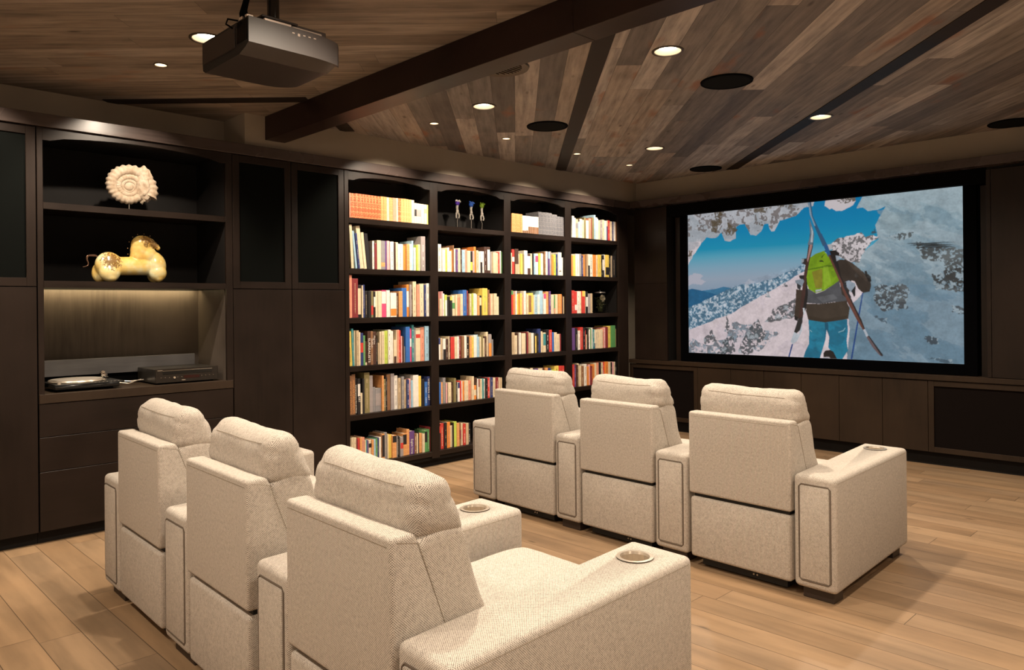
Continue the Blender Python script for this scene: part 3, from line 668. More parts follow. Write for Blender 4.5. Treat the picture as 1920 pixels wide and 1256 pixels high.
def make_arm(parent, w_, side, cup, L=1.08, H=.61):
    """side -1: seat lies to the left of this arm (front block swells that way); +1: to the right; 0 both"""
    bl = .035; sk = -.056   # block widens a little to the front and leans outwards like the photo's
    pts = [(0, 0), (w_, 0), (w_+sk*L+(bl if side > 0 else 0), L), (sk*L-(bl if side < 0 else 0), L)]
    a = MB(); a.prism(pts, 'z', .056, H, .024, 4); o = a.build('armrest', TWEED, parent, True, 50)
    cy = .93; cx = w_/2 + side*.025 + sk*cy
    if cup:
        c = MB(); c.lathe([(.049, H-.075), (.049, H+.05)], (cx, cy, 0), 32); co = c.build('cutter', BLACK, parent)
        bake(o, [('BOOLEAN', dict(object=co, operation='DIFFERENCE', solver='EXACT'))]); bpy.data.objects.remove(co)
    # rear inset panel with corded seam
    p = MB(); p.box(.034, w_-.034, -.006, .010, .100, H-.050, .006, 2); rp = p.build('rear_panel', TWEED, o, True)
    s = MB(); z0, z1, xa, xb = .094, H-.044, .029, w_-.029
    s.tube([(xa, -.0005, z0+.012), (xa+.012, -.0005, z0), (xb-.012, -.0005, z0), (xb, -.0005, z0+.012), (xb, -.0005, z1-.012), (xb-.012, -.0005, z1), (xa+.012, -.0005, z1), (xa, -.0005, z1-.012)], .0035, 6, closed=True)
    s.build('piping', SEAM, o, True)
    s = MB(); seam_line(s, [(.012, .010, H-.020), (w_-.012, .010, H-.020)], .0012)
    seam_line(s, [(w_-.0008 + sk*yy + (bl*yy/L if side > 0 else 0), yy, H-.022) for yy in (.02, .3, .6, .8, .9, L-.03)], .0012)
    s.build('top_seam', SEAM2, o)
    if cup:
        c = MB(); n = 48; prof = [(.060, H+.0015), (.062, H+.004), (.050, H+.0045), (.047, H-.004)]
        c.lathe([(r_, z_) for r_, z_ in prof], (cx, cy, 0), n, cap=False)
        ring = []
        for z_ in (H-.004, H-.070):
            ring.append([c.bm.verts.new((cx+(.0462+.0012*math.cos(16*2*math.pi*k/n))*math.cos(2*math.pi*k/n), cy+(.0462+.0012*math.cos(16*2*math.pi*k/n))*math.sin(2*math.pi*k/n), z_)) for k in range(n)])
        for k in range(n): c.bm.faces.new((ring[0][k], ring[0][(k+1) % n], ring[1][(k+1) % n], ring[1][k]))
        c.bm.faces.new(ring[1]); c.build('cup_holder', STEEL, o, True, recalc=False)
    f = MB(); f.box(.03, w_-.03, .035, .135, 0, .060, .003, 1); f.build('foot', FOOT, parent)
    f = MB(); f.box(.03+sk, w_-.03+sk, L-.16, L-.06, 0, .060, .003, 1); f.build('foot', FOOT, parent)
    return [ch for ch in parent.children if ch.name.startswith(('armrest', 'foot')) and ch.location.length == 0]
def make_recliner(x, y, ws, rz, seed, label, rw, lw=None, gap_r=.012, gap_l=.012, group='cream upholstered theatre recliners'):
    t = empty('theatre_recliner', (x, y, 0), rz, label=label, cat='recliner chair', group=group)
    # arms are modelled at the origin then moved beside the seat
    before = set(t.children)
    make_arm(t, rw, -1, True)
    for ch in set(t.children)-before: ch.location = (ws+gap_r, .004, 0)
    if lw:
        before = set(t.children); make_arm(t, lw, 1, True)
        for ch in set(t.children)-before: ch.location = (-lw-gap_l, .004, 0)
    a = MB(); a.prism([(0.0, .412), (0.0, .862), (.078, .862), (.105, .80), (.175, .62), (.235, .44), (.235, .412)], 'x', 0, ws, .026, 5)
    sh = a.build('back_shell', TWEED, t, True, 50)
    s = MB(); seam_line(s, [(.018, -.0006, .838), (ws-.018, -.0006, .838)]); seam_line(s, [(ws-.0004, .02, .848), (ws-.0004, .085, .835), (ws-.0004, .225, .46)], .0012); s.build('seam', SEAM2, sh)
    a = MB(); a.box(.004, ws-.004, .006, .98, .060, .392, .018, 3); a.build('base', TWEED, t, True, 50)
    a = MB(); a.box(.02, ws-.02, .03, .9, .385, .43); a.box(.05, ws-.05, .06, .90, .012, .065); a.build('recline_mechanism', BLACKM, t)
    for k in (-1, 1):
        a = MB(); a.ball((ws*.62+k*.010, .058, .034), .0055, seg=8); a.build('bolt', STEEL, t, True)
    # lumbar pad and head pillow
    o1 = [(.082, .80), (.14, .86), (.235, .858), (.272, .77), (.318, .64), (.352, .54), (.33, .46), (.22, .45), (.13, .60)]
    a = cushion(o1, .006, ws-.006, .035, seed, .004); a.build('lumbar_cushion', TWEED, t, True, 60)
    o2 = [(.080, .850), (.078, .925), (.098, .978), (.140, 1.006), (.190, .998), (.226, .955), (.247, .895), (.262, .845), (.235, .818), (.12, .82)]
    a = cushion(o2, .004, ws-.004, .058, seed+3, .005, sag=.004, crease=1); sl = a.seam; hp = a.build('head_pillow', TWEED, t, True, 60)
    s = MB(); s.tube(sl, .0013, 5); s.build('seam', SEAM2, hp)
    o3 = [(.30, .40), (.30, .47), (.42, .497), (.70, .500), (.96, .497), (1.03, .475), (1.05, .43), (1.04, .40), (.7, .395)]
    a = cushion(o3, .004, ws-.004, .035, seed+5, .003); a.build('seat_cushion', TWEED, t, True, 60)
    a = MB(); a.box(.01, ws-.01, .985, 1.045, .11, .395, .02, 3); a.build('footrest', TWEED, t, True, 50)
    return t
RZ = -.030
make_recliner(-3.93, 3.690, .585, RZ, 1, 'cream tweed recliner at the bookcase end of the front row, nearest the screen wall', .215, .245, group='front row of cream recliners')
make_recliner(-3.105, 3.658, .565, RZ, 2, 'middle cream tweed recliner of the front row, under the left part of the screen', .225, group='front row of cream recliners')
make_recliner(-2.285, 3.622, .595, RZ, 3, 'cream tweed recliner at the right end of the front row with wide outer armrest', .215, group='front row of cream recliners')
make_recliner(-3.982, 1.206, .595, RZ, 4, 'cream tweed recliner at the left end of the rear row, in front of the drawers', .275, .25, gap_r=.05, group='rear row of cream recliners')
make_recliner(-3.036, 1.168, .572, RZ, 5, 'middle cream tweed recliner of the rear row, closest row to the viewer', .24, gap_r=.055, group='rear row of cream recliners')
make_recliner(-2.156, 1.132, .582, RZ, 6, 'largest cream tweed recliner in the foreground, at the right end of the rear row', .222, group='rear row of cream recliners')

# ------------------------------------------------------------------ books, one by one as they stand in the photo
PAL = dict(w=((.82, .78, .72), 'white'), c=((.74, .62, .43), 'cream'), b=((.55, .42, .27), 'tan'), o=((.78, .26, .05), 'orange'), r=((.58, .05, .04), 'red'), m=((.22, .03, .035), 'maroon'),
           p=((.78, .42, .42), 'pink'), k=((.018, .016, .018), 'black'), g=((.26, .25, .26), 'grey'), n=((.03, .045, .16), 'navy'), u=((.04, .15, .48), 'blue'), s=((.35, .55, .70), 'light blue'),
           t=((.06, .26, .28), 'teal'), G=((.10, .30, .10), 'green'), L=((.50, .62, .10), 'lime'), y=((.78, .58, .12), 'yellow'), d=((.075, .035, .025), 'dark brown'), B=((.26, .13, .065), 'brown'),
           v=((.13, .06, .22), 'purple'), O=((.24, .20, .09), 'olive'), S=((.72, .30, .20), 'salmon'), R=((.48, .10, .035), 'rust leather'), P=((.62, .28, .10), 'amber leather'),
           Z=((.10, .10, .115), 'grey leather'), H=((.34, .30, .30), 'pale grey'), M=((.68, .08, .20), 'magenta'))
def leather(name, c, gold):
    t = NT(name); p = t.obj(); vo = t.node('ShaderNodeTexVoronoi'); t.l.new(t.mapping(p, (1, 1, 1.2)), vo.inputs['Vector']); vo.inputs['Scale'].default_value = 70
    x, y, z = t.sep(p); ba = t.math('SINE', t.math('MULTIPLY', z, 150.0))
    f = t.math('MULTIPLY', t.math('GREATER_THAN', .36, vo.outputs['Distance']), .7)
    t.base(t.mix(t.math('MAXIMUM', f, t.math('MULTIPLY', t.math('GREATER_THAN', ba, .93), .6)), c, gold)); t.rough(.5); return t.m
BM = {k: (leather('book_' + v[1].replace(' ', '_'), v[0], (.74, .40, .17) if k != 'Z' else (.20, .19, .185)) if k in 'RPZ' else varied('book_' + v[1].replace(' ', '_'), tuple(q*.82 for q in v[0]), v[0], 30, .45)) for k, v in PAL.items()}
PAGES = flat('book_pages', (.72, .62, .46), .9)
# bay index, row index: (crop origin x, y, scale, "x0-x1 top colour [band colour a b] ...")
SH = {
(0, 0): (650, 355, 12, "40-70 80 S,70-168 90 R,168-252 95 R,252-342 105 R,342-388 112 R,388-462 120 R,462-530 130 R,530-600 140 R,600-664 150 R,664-750 160 R,750-815 162 P,815-882 170 P,882-940 182 c,940-1020 190 P,1020-1100 195 S,1100-1140 200 c,1140-1200 205 R,1200-1265 210 P,1265-1330 215 P,1330-1382 225 P,1382-1442 235 P,1442-1502 245 c,1505-1556 310 c k .35 .7,1558-1605 318 c g .35 .7,1605-1656 325 c g .35 .7,1658-1725 335 c,1725-1790 345 c S .55 .78,1790-1816 350 y,1816-1862 360 c O .5 .8"),
(0, 1): (650, 415, 12, "88-150 75 c/-3,196-240 215 s/-6,246-292 270 n/-6,300-392 105 c/-6,400-462 250 c/-6,470-545 275 k/-6,580-625 440 w,625-672 490 m,672-762 425 c,765-858 435 g P .1 .25,858-910 440 v,910-976 437 p,976-1058 455 w,1060-1092 480 d,1092-1150 470 c,1150-1280 505 w,1282-1340 550 o,1340-1410 510 P,1412-1470 505 w,1470-1512 435 s,1512-1556 590 w,1556-1600 530 L,1600-1655 520 c,1655-1755 340 H"),
(0, 2): (650, 510, 12, "45-105 62 S,105-242 145 m,250-330 290 k c .1 .9,330-358 300 c,358-402 285 n,405-470 425 k,470-540 425 k,540-598 425 O r .1 .45,598-642 440 k w .4 .8,642-700 430 c,700-785 425 c,785-888 405 M w .5 .95,888-970 408 w,972-1112 465 w o .05 .35,1112-1160 480 d,1160-1245 430 P,1245-1358 358 u,1358-1412 280 o w .3 .8,1412-1455 285 H,1455-1490 390 d,1490-1570 210 c,1560-1640 285 S,1640-1740 262 c,1720-1780 290 n,1780-1842 255 w,1842-1872 260 m"),
(0, 3): (650, 600, 12, "48-125 255 y/-2,125-172 195 t/-2,172-205 240 c,205-262 235 b,262-300 275 c,300-365 290 n r .4 .7,365-415 350 G,415-458 480 d c .0 .12,458-528 250 d,528-580 250 B,582-660 262 d,660-705 430 k,705-742 520 b,742-780 262 c,780-842 250 c,842-918 240 L,918-978 215 w,978-1016 240 w,1016-1050 250 w,1050-1110 445 c d .0 .3,1110-1130 225 c,1130-1175 218 S,1175-1225 230 r,1225-1255 360 p,1255-1290 370 d,1290-1315 590 g,1315-1412 150 u,1412-1468 190 M w .45 .7,1468-1516 105 t,1516-1562 165 g,1562-1668 180 c r .70 .82,1668-1752 160 S,1752-1842 135 s"),
(0, 4): (650, 690, 12, "50-110 170 B,110-192 140 B,196-238 230 k,238-300 235 k w .5 .85,300-345 560 c,345-392 240 k,392-512 100 O,512-592 170 H,596-650 430 g,650-785 455 g H .25 .78,785-828 170 P,828-868 250 O,868-905 200 k,905-988 140 B,988-1068 125 H,1072-1150 170 w,1150-1210 225 b,1210-1228 455 c,1228-1288 190 g,1288-1340 260 b,1340-1396 265 n,1396-1444 240 p S .3 .6,1444-1486 280 s,1486-1610 160 w,1610-1676 180 y,1676-1745 250 k,1745-1805 310 u,1805-1870 190 n"),
(0, 5): (650, 780, 12, "60-112 500 c,112-160 490 c,160-218 485 c,218-250 515 m,250-292 505 r,292-340 490 P,340-410 480 S,410-435 545 c,435-462 540 t,462-498 545 v,498-560 540 c k .65 .85,560-600 530 P,600-640 520 s,640-680 500 G,680-722 490 n,722-762 470 w,762-800 410 B,800-862 400 P k .1 .95,862-920 370 g,920-945 430 c,945-1020 420 y,1020-1112 430 P k .68 .98,1112-1135 450 g,1135-1200 460 k,1200-1268 465 H r .4 .7,1268-1362 390 P k .5 .95,1362-1424 300 P,1424-1536 340 v,1536-1580 390 B,1580-1612 395 c,1612-1640 370 k,1640-1700 390 P,1700-1750 395 c,1750-1812 320 G k .45 .95,1812-1860 300 G,1860-1882 240 m"),
(1, 1): (815, 450, 14.222, "88-192 105 w,205-280 255 w,280-335 250 L,335-385 200 w,385-440 295 w,440-485 262 o,485-515 140 B,520-560 230 w,560-615 250 v,615-682 218 c,682-722 260 d,722-800 262 s,800-850 245 S,850-940 285 c,940-1010 300 k L .1 .5,1010-1052 290 p,1052-1110 180 o,1110-1165 275 c,1165-1200 305 w,1200-1255 300 w k .0 .5,1255-1320 300 w,1320-1395 185 d,1395-1475 185 d w .1 .9,1480-1510 315 H,1510-1545 420 c,1545-1630 330 c,1630-1680 345 c,1680-1725 320 r,1725-1755 290 w,1755-1790 320 d,1790-1835 315 G"),
(1, 2): (815, 530, 14.222, "85-128 260 S,128-175 430 c,175-215 232 p,215-270 290 w,270-325 320 L w .0 .75,330-400 390 k,400-465 370 k y .8 1,465-545 340 c G .35 .65,545-585 330 c,585-680 390 S,680-740 300 c,740-845 195 u,845-900 215 m,900-935 290 B,935-1000 300 c,1000-1035 290 L,1035-1105 285 w,1105-1145 310 w,1145-1200 350 P,1200-1262 340 k c .5 .9,1262-1400 148 y,1400-1450 190 B,1450-1500 300 S,1500-1570 320 c,1570-1645 288 c,1648-1705 370 c"),
(1, 3): (815, 615, 14.222, "80-105 260 r,105-165 262 w n .7 1,165-215 270 b,220-290 285 w k .0 .5,290-360 290 d,360-385 220 c,385-425 235 k,425-530 240 r,530-600 235 c,600-650 228 w,650-712 220 m,712-778 212 B,778-855 200 w,855-930 232 k,930-985 215 P,985-1035 240 y,1035-1110 190 w,1110-1155 178 s,1155-1200 235 s,1200-1240 235 c,1240-1280 190 O,1280-1332 275 c,1332-1380 220 d,1380-1435 105 c,1435-1510 165 H o .0 .6,1510-1530 190 c,1530-1562 300 g"),
(1, 4): (815, 695, 14.222, "88-158 310 u,158-222 310 P,222-295 190 g,295-330 330 p,330-356 330 d,356-442 315 c,444-500 300 d,500-560 200 O,560-600 300 k,600-655 310 w n .7 1,655-706 270 r,706-750 280 w,750-795 285 o,795-845 260 c,845-905 265 c,905-980 262 S,980-1035 150 c,1035-1100 390 o c .3 .7,1060-1140 190 d,1120-1170 215 w,1170-1210 215 m c .0 .6,1210-1250 220 c,1250-1300 210 t,1300-1350 220 w,1350-1400 200 k,1400-1460 190 r,1460-1500 180 H,1500-1560 180 n,1560-1620 190 c,1620-1690 180 m,1690-1750 185 c,1750-1800 185 b"),
(1, 5): (815, 780, 17.945, "110-200 340 k r .7 1,200-310 245 r,310-400 220 k,400-518 205 o,518-610 325 c,610-632 230 k,632-725 185 L,725-812 240 P,812-880 235 B m .3 .7,880-960 240 c,960-1040 260 r,1040-1130 240 b,1130-1200 230 k"),
(2, 0): (950, 390, 16, "125-250 160 P,250-380 175 P,380-448 185 P,448-500 225 w B .0 .15,500-560 232 w B .0 .15,560-620 238 w B .0 .17,620-690 245 w B .0 .4,690-740 255 w B .0 .4,740-800 260 w B .0 .4,800-850 265 w B .0 .4,850-930 270 w B .0 .4,930-1035 115 Z,1035-1140 130 Z,1140-1248 140 Z,1248-1335 155 Z,1335-1490 200 Z,1490-1580 255 Z,1580-1660 270 Z,1660-1740 285 Z"),
(2, 1): (950, 460, 16, "125-168 220 c,168-240 120 r w .5 .7,240-345 105 d b .0 .4,345-400 260 c,400-465 250 y,465-515 260 O,515-620 155 w,620-722 255 d w .3 .9,722-775 245 c,775-800 255 k,800-850 248 s,850-935 248 w M .6 .9,935-1000 240 L,1000-1062 240 w,1062-1120 260 c,1120-1165 190 B,1165-1230 180 w,1230-1280 190 v s .7 1,1280-1335 185 H,1335-1400 300 o,1400-1490 270 L,1490-1540 260 n,1540-1640 210 w,1640-1700 365 w,1700-1758 325 t"),
(2, 2): (950, 535, 16, "125-190 150 r G .82 1,190-250 260 o,250-290 165 w,290-345 270 y,345-405 250 o,405-465 240 y,465-520 330 S,520-590 165 w,590-640 265 c,640-720 235 y B .1 .9,720-800 225 y,800-835 285 c,835-920 280 s,920-985 275 w,985-1095 160 s,1095-1170 250 w M .75 1,1170-1255 185 P,1255-1312 175 v,1312-1375 280 c,1375-1425 275 c,1425-1460 290 G S .0 .3,1460-1540 270 c,1540-1620 262 P,1620-1662 262 o,1662-1695 300 d,1695-1765 338 c"),
(2, 3): (950, 610, 13.225, "105-200 175 b,200-275 250 c,275-300 190 d,300-345 182 w,345-360 190 k,360-460 195 c,460-490 200 k,490-530 160 m,530-560 155 c,560-605 180 b,605-665 190 w,665-692 190 k,692-712 190 c,712-752 265 y,752-780 200 k,780-858 85 n,858-898 150 c,898-968 180 c t .35 .95,968-1035 100 k,1035-1112 110 r,1112-1172 170 u,1172-1240 175 c,1240-1320 215 c,1320-1352 210 m"),
(2, 4): (950, 610, 13.225, "105-180 1085 k,180-260 1090 d,260-340 1080 g,340-420 1075 k,420-500 1070 H,500-580 1065 k,580-650 1060 c,650-700 1100 w,700-780 1075 v,780-885 1065 c,885-945 1050 d,945-1010 1050 P,1010-1090 1060 n,1090-1130 1100 g,1130-1200 1100 L,1200-1300 1005 y,1300-1370 1005 r,1370-1450 1000 r"),
(3, 0): (1065, 395, 19.2, "115-195 190 w,195-250 260 w,250-335 310 b g .5 .8,335-395 400 s,395-480 300 w,480-550 330 c,550-615 250 O,615-715 350 w,715-805 280 S,805-830 260 m,830-905 250 O,905-965 155 s,965-1030 245 w,1030-1060 290 w,1060-1125 350 c,1125-1210 345 H,1210-1280 330 c,1280-1360 360 w,1360-1400 350 n c .7 1,1400-1480 350 r,1480-1560 390 c,1560-1610 400 n,1610-1680 400 w,1680-1740 410 B"),
(3, 1): (1065, 470, 19.2, "115-185 170 o,185-270 165 y,270-410 115 w,410-480 110 g,480-530 170 n,530-600 150 o,600-670 140 B,670-715 120 b,715-780 125 w k .0 .5,780-900 130 w,900-1015 145 o,1015-1065 150 c,1065-1175 145 y,1175-1220 170 k,1220-1285 160 k w .3 .8,1285-1345 140 w,1345-1470 150 y k .1 .45,1470-1530 170 k,1530-1610 180 b,1610-1740 190 k"),
(3, 2): (1065, 535, 19.2, "115-240 180 r,240-325 220 r w .15 .4,325-420 210 w,420-490 215 c,490-595 200 r y .75 1,595-640 210 c,640-715 220 k w .3 .75,715-825 300 H,825-890 290 b"),
(3, 3): (1065, 605, 19.2, "140-250 190 v,250-335 200 k,335-420 285 w,420-525 160 r,525-600 190 k,600-640 270 r,640-695 430 b,695-745 190 k,745-805 240 w,805-835 200 G,835-880 175 w,880-940 235 t,940-990 260 w n .0 .3,990-1070 280 c,1070-1130 240 c,1130-1240 240 c,1240-1300 200 S,1300-1350 170 p,1350-1430 150 m,1430-1540 115 y,1540-1690 100 G,1690-1745 220 O"),
(3, 4): (1065, 670, 19.2, "120-175 260 o,175-250 255 r,250-290 270 v,290-350 265 d,350-410 215 c,410-460 300 c,460-560 310 B,560-650 240 w,650-690 250 k,690-765 330 o,765-810 260 p,810-860 310 m,860-950 250 o,950-1040 200 c,1040-1105 190 S,1105-1180 180 k,1180-1265 180 c,1265-1325 170 r,1325-1430 160 o,1430-1520 165 c,1520-1585 180 k,1585-1650 165 p,1650-1710 160 c,1710-1750 165 k"),
}
BAYN = ['first', 'second', 'third', 'fourth']; ROWN = ['top', 'second', 'third', 'fourth', 'fifth', 'bottom']
ORD = ['first', 'second', 'third', 'fourth', 'fifth', 'sixth', 'seventh', 'eighth', 'ninth', 'tenth'] 
def ordn(i):
    if i < 10: return ORD[i]
    n = i+1; return '%d%s' % (n, 'th' if 10 < n % 100 < 14 else {1: 'st', 2: 'nd', 3: 'rd'}.get(n % 10, 'th'))
def book_shapes(a, y0, y1, z0, z1, xs, dep, col, bands, lean, text, off=(0, 0, 0)):
    """covers, spine, page block, coloured label bands"""
    T = Matrix.Translation((xs, (y0+y1)/2, z0))
    T = Matrix.Translation((0, 0, (y1-y0)/2*math.sin(R(abs(lean)))+.0005)) @ T if lean else T
    if lean:   # tilts in the shelf plane about its foot
        T = T @ Matrix.Rotation(R(-lean), 4, 'X') @ Matrix.Translation((0, 0, 0))
    wd = y1-y0; h = z1-z0; c = .0022 if wd > .012 else .0012; hw = wd/2-.0004
    T = Matrix.Translation(-Vector(off)) @ T
    a.box(-.004, 0, -hw, hw, 0, h, min(.0018, wd*.12), 2, m=BM[col], mat=T)
    a.box(-dep, -.003, -hw, -hw+c, 0, h, m=BM[col], mat=T); a.box(-dep, -.003, hw-c, hw, 0, h, m=BM[col], mat=T)
    a.box(-dep+.003, -.003, -hw+c, hw-c, .002, h-.004, m=PAGES, mat=T)
    for bc, f0, f1 in bands: a.box(0, .0006, -hw*.93, hw*.93, h*f0+.001, h*f1-.001, m=BM[bc], mat=T)
    if text:
        tc, k = text; z = h*.12
        while z < h*.86:
            l = random.uniform(.003, .010)
            a.box(0, .0008, -hw*k, hw*k, z, min(z+l, h*.88), m=BM[tc], mat=T); z += l + random.uniform(.002, .006) + (random.random() < .12)*.04
books = []
for (bay, row), (ox, oy, sc, txt) in SH.items():
    y_lo, y_hi = BAYS[bay]; z0 = ROWZ[row]+.0008; es = []
    for e in txt.split(','):
        f = e.split(); x0, x1 = map(float, f[0].split('-')); top = float(f[1]); cc = f[2]; lean = 0
        if '/' in cc: cc, lean = cc.split('/'); lean = float(lean)
        bands = [(f[i], float(f[i+1]), float(f[i+2])) for i in range(3, len(f), 3)]
        p0 = onx(ox+x0/sc, oy+top/sc, -5.385); p1 = onx(ox+x1/sc, oy+top/sc, -5.385)
        es.append([p0.y, p1.y, (p0.z+p1.z)/2, cc, lean, bands])
    es.sort(key=lambda q: q[0]); prev = y_lo+.002
    for e in es:
        e[0] = max(prev, e[0]); e[1] = min(max(e[1], e[0]+.008), y_hi-.002)
        if e[1]-e[0] < .005: e[3] = None; continue
        prev = e[1]+.0004
    es = [e for e in es if e[3]]
    for i, e in enumerate(es):
        z1 = min(max(e[2], z0+.12), (ROWZ[row-1]-.047 if row else 2.50))
        books.append(dict(bay=bay, row=row, i=i, n=len(es), y0=e[0], y1=e[1], z0=z0, z1=z1, c=e[3], lean=e[4], bands=e[5], area=(e[1]-e[0])*(z1-z0)*(1.0/(1+.22*((e[0]-3.4)))**2)))
keep = set(id(b) for b in sorted(books, key=lambda b: -b['area'])[:300])
KNOWN = {(0, 3, 'SUR'): None}
stuff = MB(); titled = {}
for b in books:
    rn = random.Random(b['bay']*1000+b['row']*100+b['i'])
    wd = b['y1']-b['y0']; xs = -5.372 - rn.uniform(.004, .022); dep = min(.27, max(.13, (b['z1']-b['z0'])*.72+rn.uniform(-.02, .02)))
    if b['row'] == 0: xs = -5.374; 
    text = None
    if wd > .016 and b['c'] not in 'RPZ' and not b['bands'] and rn.random() < .7:
        text = (rn.choice('wbc') if PAL[b['c']][0][0]+PAL[b['c']][0][1] < .75 else rn.choice('ggBHOd'), rn.uniform(.07, .2))
    z1 = b['z1']
    if id(b) not in keep:
        random.seed(b['i']+b['row']*50); book_shapes(stuff, b['y0'], b['y1'], b['z0'], z1, xs, dep, b['c'], b['bands'], b['lean'], text); continue
    key = (b['bay'], b['row'], b['i'])
    sp = None
    if b['bay'] == 0: 
        yc = (b['y0']+b['y1'])/2
    a = MB(); org = (xs, (b['y0']+b['y1'])/2, b['z0']); random.seed(hash(key) % 9999)
    isT = (b['bay'] == 0 and b['row'] in (3, 4) and b['c'] in 'dBkun' and wd > .03)
    book_shapes(a, b['y0'], b['y1'], b['z0'], z1, xs, dep, b['c'], b['bands'], b['lean'], None if isT else text, off=org)
    if isT: titled[(b['row'], b['i'])] = None
    o = a.build('book', None, recalc=False); o.location = org
    h = z1-b['z0']; size = ('thick ' if wd > .045 else 'thin ' if wd < .022 else '') + ('tall ' if h > .30 else 'short ' if h < .2 else '')
    band = ' with %s label' % PAL[b['bands'][0][0]][1].replace(' leather', '') if b['bands'] else ''
    lb = '%s%s book%s, %s from left, %s shelf, %s bookcase bay' % (size, PAL[b['c']][1], band, ordn(b['i']), ROWN[b['row']], BAYN[b['bay']])
    while len(lb.split()) > 16: lb = lb.replace(size, '', 1) if size and size in lb else lb.replace(band, '')
    tag(o, label=lb, cat='book', group='books on the %s shelf of the %s bay' % (ROWN[b['row']], BAYN[b['bay']]))
    b['obj'] = o; b['xs'] = xs
tag(stuff.build('small_far_books', None, recalc=False), label='remaining narrow and distant books filling gaps across the bookcase bays', cat='books', kind='stuff')
# legible spine titles
def spine_text(row, px, txt, colr, size, f0, bay=0, name='spine_title'):
    y = onx(px, 700, -5.385).y; bs = [b for b in books if b['bay'] == bay and b['row'] == row and b['y0'] <= y <= b['y1'] and 'obj' in b]
    if not bs: print('no book for', txt); return
    b = bs[0]; c = bpy.data.curves.new('spine_title', 'FONT'); c.body = txt; c.size = size; c.extrude = .0004; c.align_x = 'LEFT'; c.align_y = 'CENTER'
    o = bpy.data.objects.new('spine_title', c); COL.objects.link(o); bpy.context.view_layer.update()
    me = bpy.data.meshes.new_from_object(o.evaluated_get(bpy.context.evaluated_depsgraph_get())); bpy.data.objects.remove(o)
    me.materials.clear(); me.materials.append(BM[colr]); h = b['z1']-b['z0']
    L_ = max(v.co.x for v in me.vertices); k = min(1, h*f0*.96/L_); ky = min(1, (b['y1']-b['y0'])*.72/(size*.75))
    # reading downwards: text +x -> world -z, text +y -> world +y, text normal -> +x
    Mx = Matrix(((0, 0, 1), (0, 1, 0), (-1, 0, 0))).to_4x4()
    for v in me.vertices:
        q = Vector((v.co.x*k, v.co.y*ky, v.co.z)); v.co = Mx.to_3x3() @ q + Vector((.0012, 0, h*f0))
    t_ = bpy.data.objects.new(name, me); COL.objects.link(t_); t_.parent = b['obj']
spine_text(3, 650+493/12, 'SURREALISTS', 'w', .036, .80)
spine_text(3, 650+555/12, 'DALI', 'w', .034, .78)
spine_text(3, 650+620/12, 'Magritte', 'w', .022, .88)
spine_text(4, 650+80/12, 'AFRICAN CERAMICS', 'P', .032, .86)
spine_text(4, 650+150/12, 'AFRICAN ORNAMENTS', 'P', .032, .86)
spine_text(4, 650+216/12, 'Contemporary Art of Africa', 'w', .022, .82)
spine_text(4, 650+270/12, 'AFRICAN ART', 'w', .024, .84)
spine_text(4, 650+1838/12, 'WESTERN ART', 'w', .030, .94)
spine_text(5, 650+1480/12, 'English Verse', 'w', .030, .66)
spine_text(1, 950+1590/16, '4', 'k', .05, .25, bay=2)

# ------------------------------------------------------------------ ceiling projector
PX0, PX1, PY0, PY1 = -3.47, -3.0, 1.43, 1.875
t = empty('ceiling_projector', (0, 0, 0), label='large dark grey projector hanging from the ceiling on a black pole', cat='projector')
PJ = flat('projector_shell', (.085, .074, .072), .45); PJD = flat('projector_underside', (.030, .022, .020), .42); PJV = flat('projector_rear_grille', (.012, .012, .013), .5)
PJS = flat('projector_trim_light', (.62, .52, .45), .35, .3)
zt, zm, zb = 2.678, 2.570, 2.537
a = MB(); NS = 22
def prow(y, k):   # cross section x,z at depth y; k narrows the nose
    xa, xb = PX0+.5*(1-k)*.20, PX1-.5*(1-k)*.20; d = zb+(1-k)*.055
    return [(xa, zt-(1-k)*.02), (xb, zt-(1-k)*.02), (xb, zm+.0), (xb-.03, d+.018), (xb-.09, d), (xa+.03, d-.001), (xa+.006, d+.012), (xa, d+.05)]
rings = []
for i in range(NS+1):
    f = i/NS; y = PY0 + (PY1-PY0+.02)*f; k = 1 if f < .55 else 1-(1-math.sqrt(max(0, 1-((f-.55)/.45)**2)))*.55
    rings.append([a.bm.verts.new((p[0], y, p[1])) for p in prow(y, k)])
for A, B in zip(rings, rings[1:]):
    for j in range(8):
        f_ = a.bm.faces.new((A[j], A[(j+1) % 8], B[(j+1) % 8], B[j])); f_.material_index = a.mi(PJD) if j in (2, 3, 4, 5) else a.mi(PJ)
f_ = a.bm.faces.new(rings[0][::-1]); f_.material_index = a.mi(PJV); a.bm.faces.new(rings[-1]).material_index = a.mi(PJ)
a.build('housing', None, t, True, 12)
for k in range(9):
    a = MB(); xx = PX1-.012-k*.011; a.box(xx-.0035, xx, PY0-.004, PY0+.004, zm+.012, zt-.006); a.build('vent_rib', BLACKG, t)
a = MB(); a.box(PX0+.02, PX1-.125, PY0-.005, PY0+.002, zb+.035, zt-.012, .003, 1); a.build('connector_panel', PJD, t)
a = MB(); a.box(PX0+.08, PX1-.03, PY0+.10, PY1-.06, zt, zt+.028, .004, 2); a.build('top_cover', PJ, t, True)
a = MB(); a.box(PX1-.024, PX1-.006, PY0+.075, PY0+.20, zt-.002, zt+.012, .002, 1); a.build('control_plate', PJS, t)
a = MB(); a.box(PX1-.028, PX1-.008, PY0+.205, PY0+.35, zt-.002, zt+.008, .002, 1); a.build('control_plate', PJS, t)
for k in range(5):
    a = MB(); yy_ = PY0+.20+k*.026; a.box(PX1-.0005, PX1+.001, yy_, yy_+.011, zt-.026+(.0 if k != 1 else -.006), zt-.021, m=PJS); a.build('button', None, t)
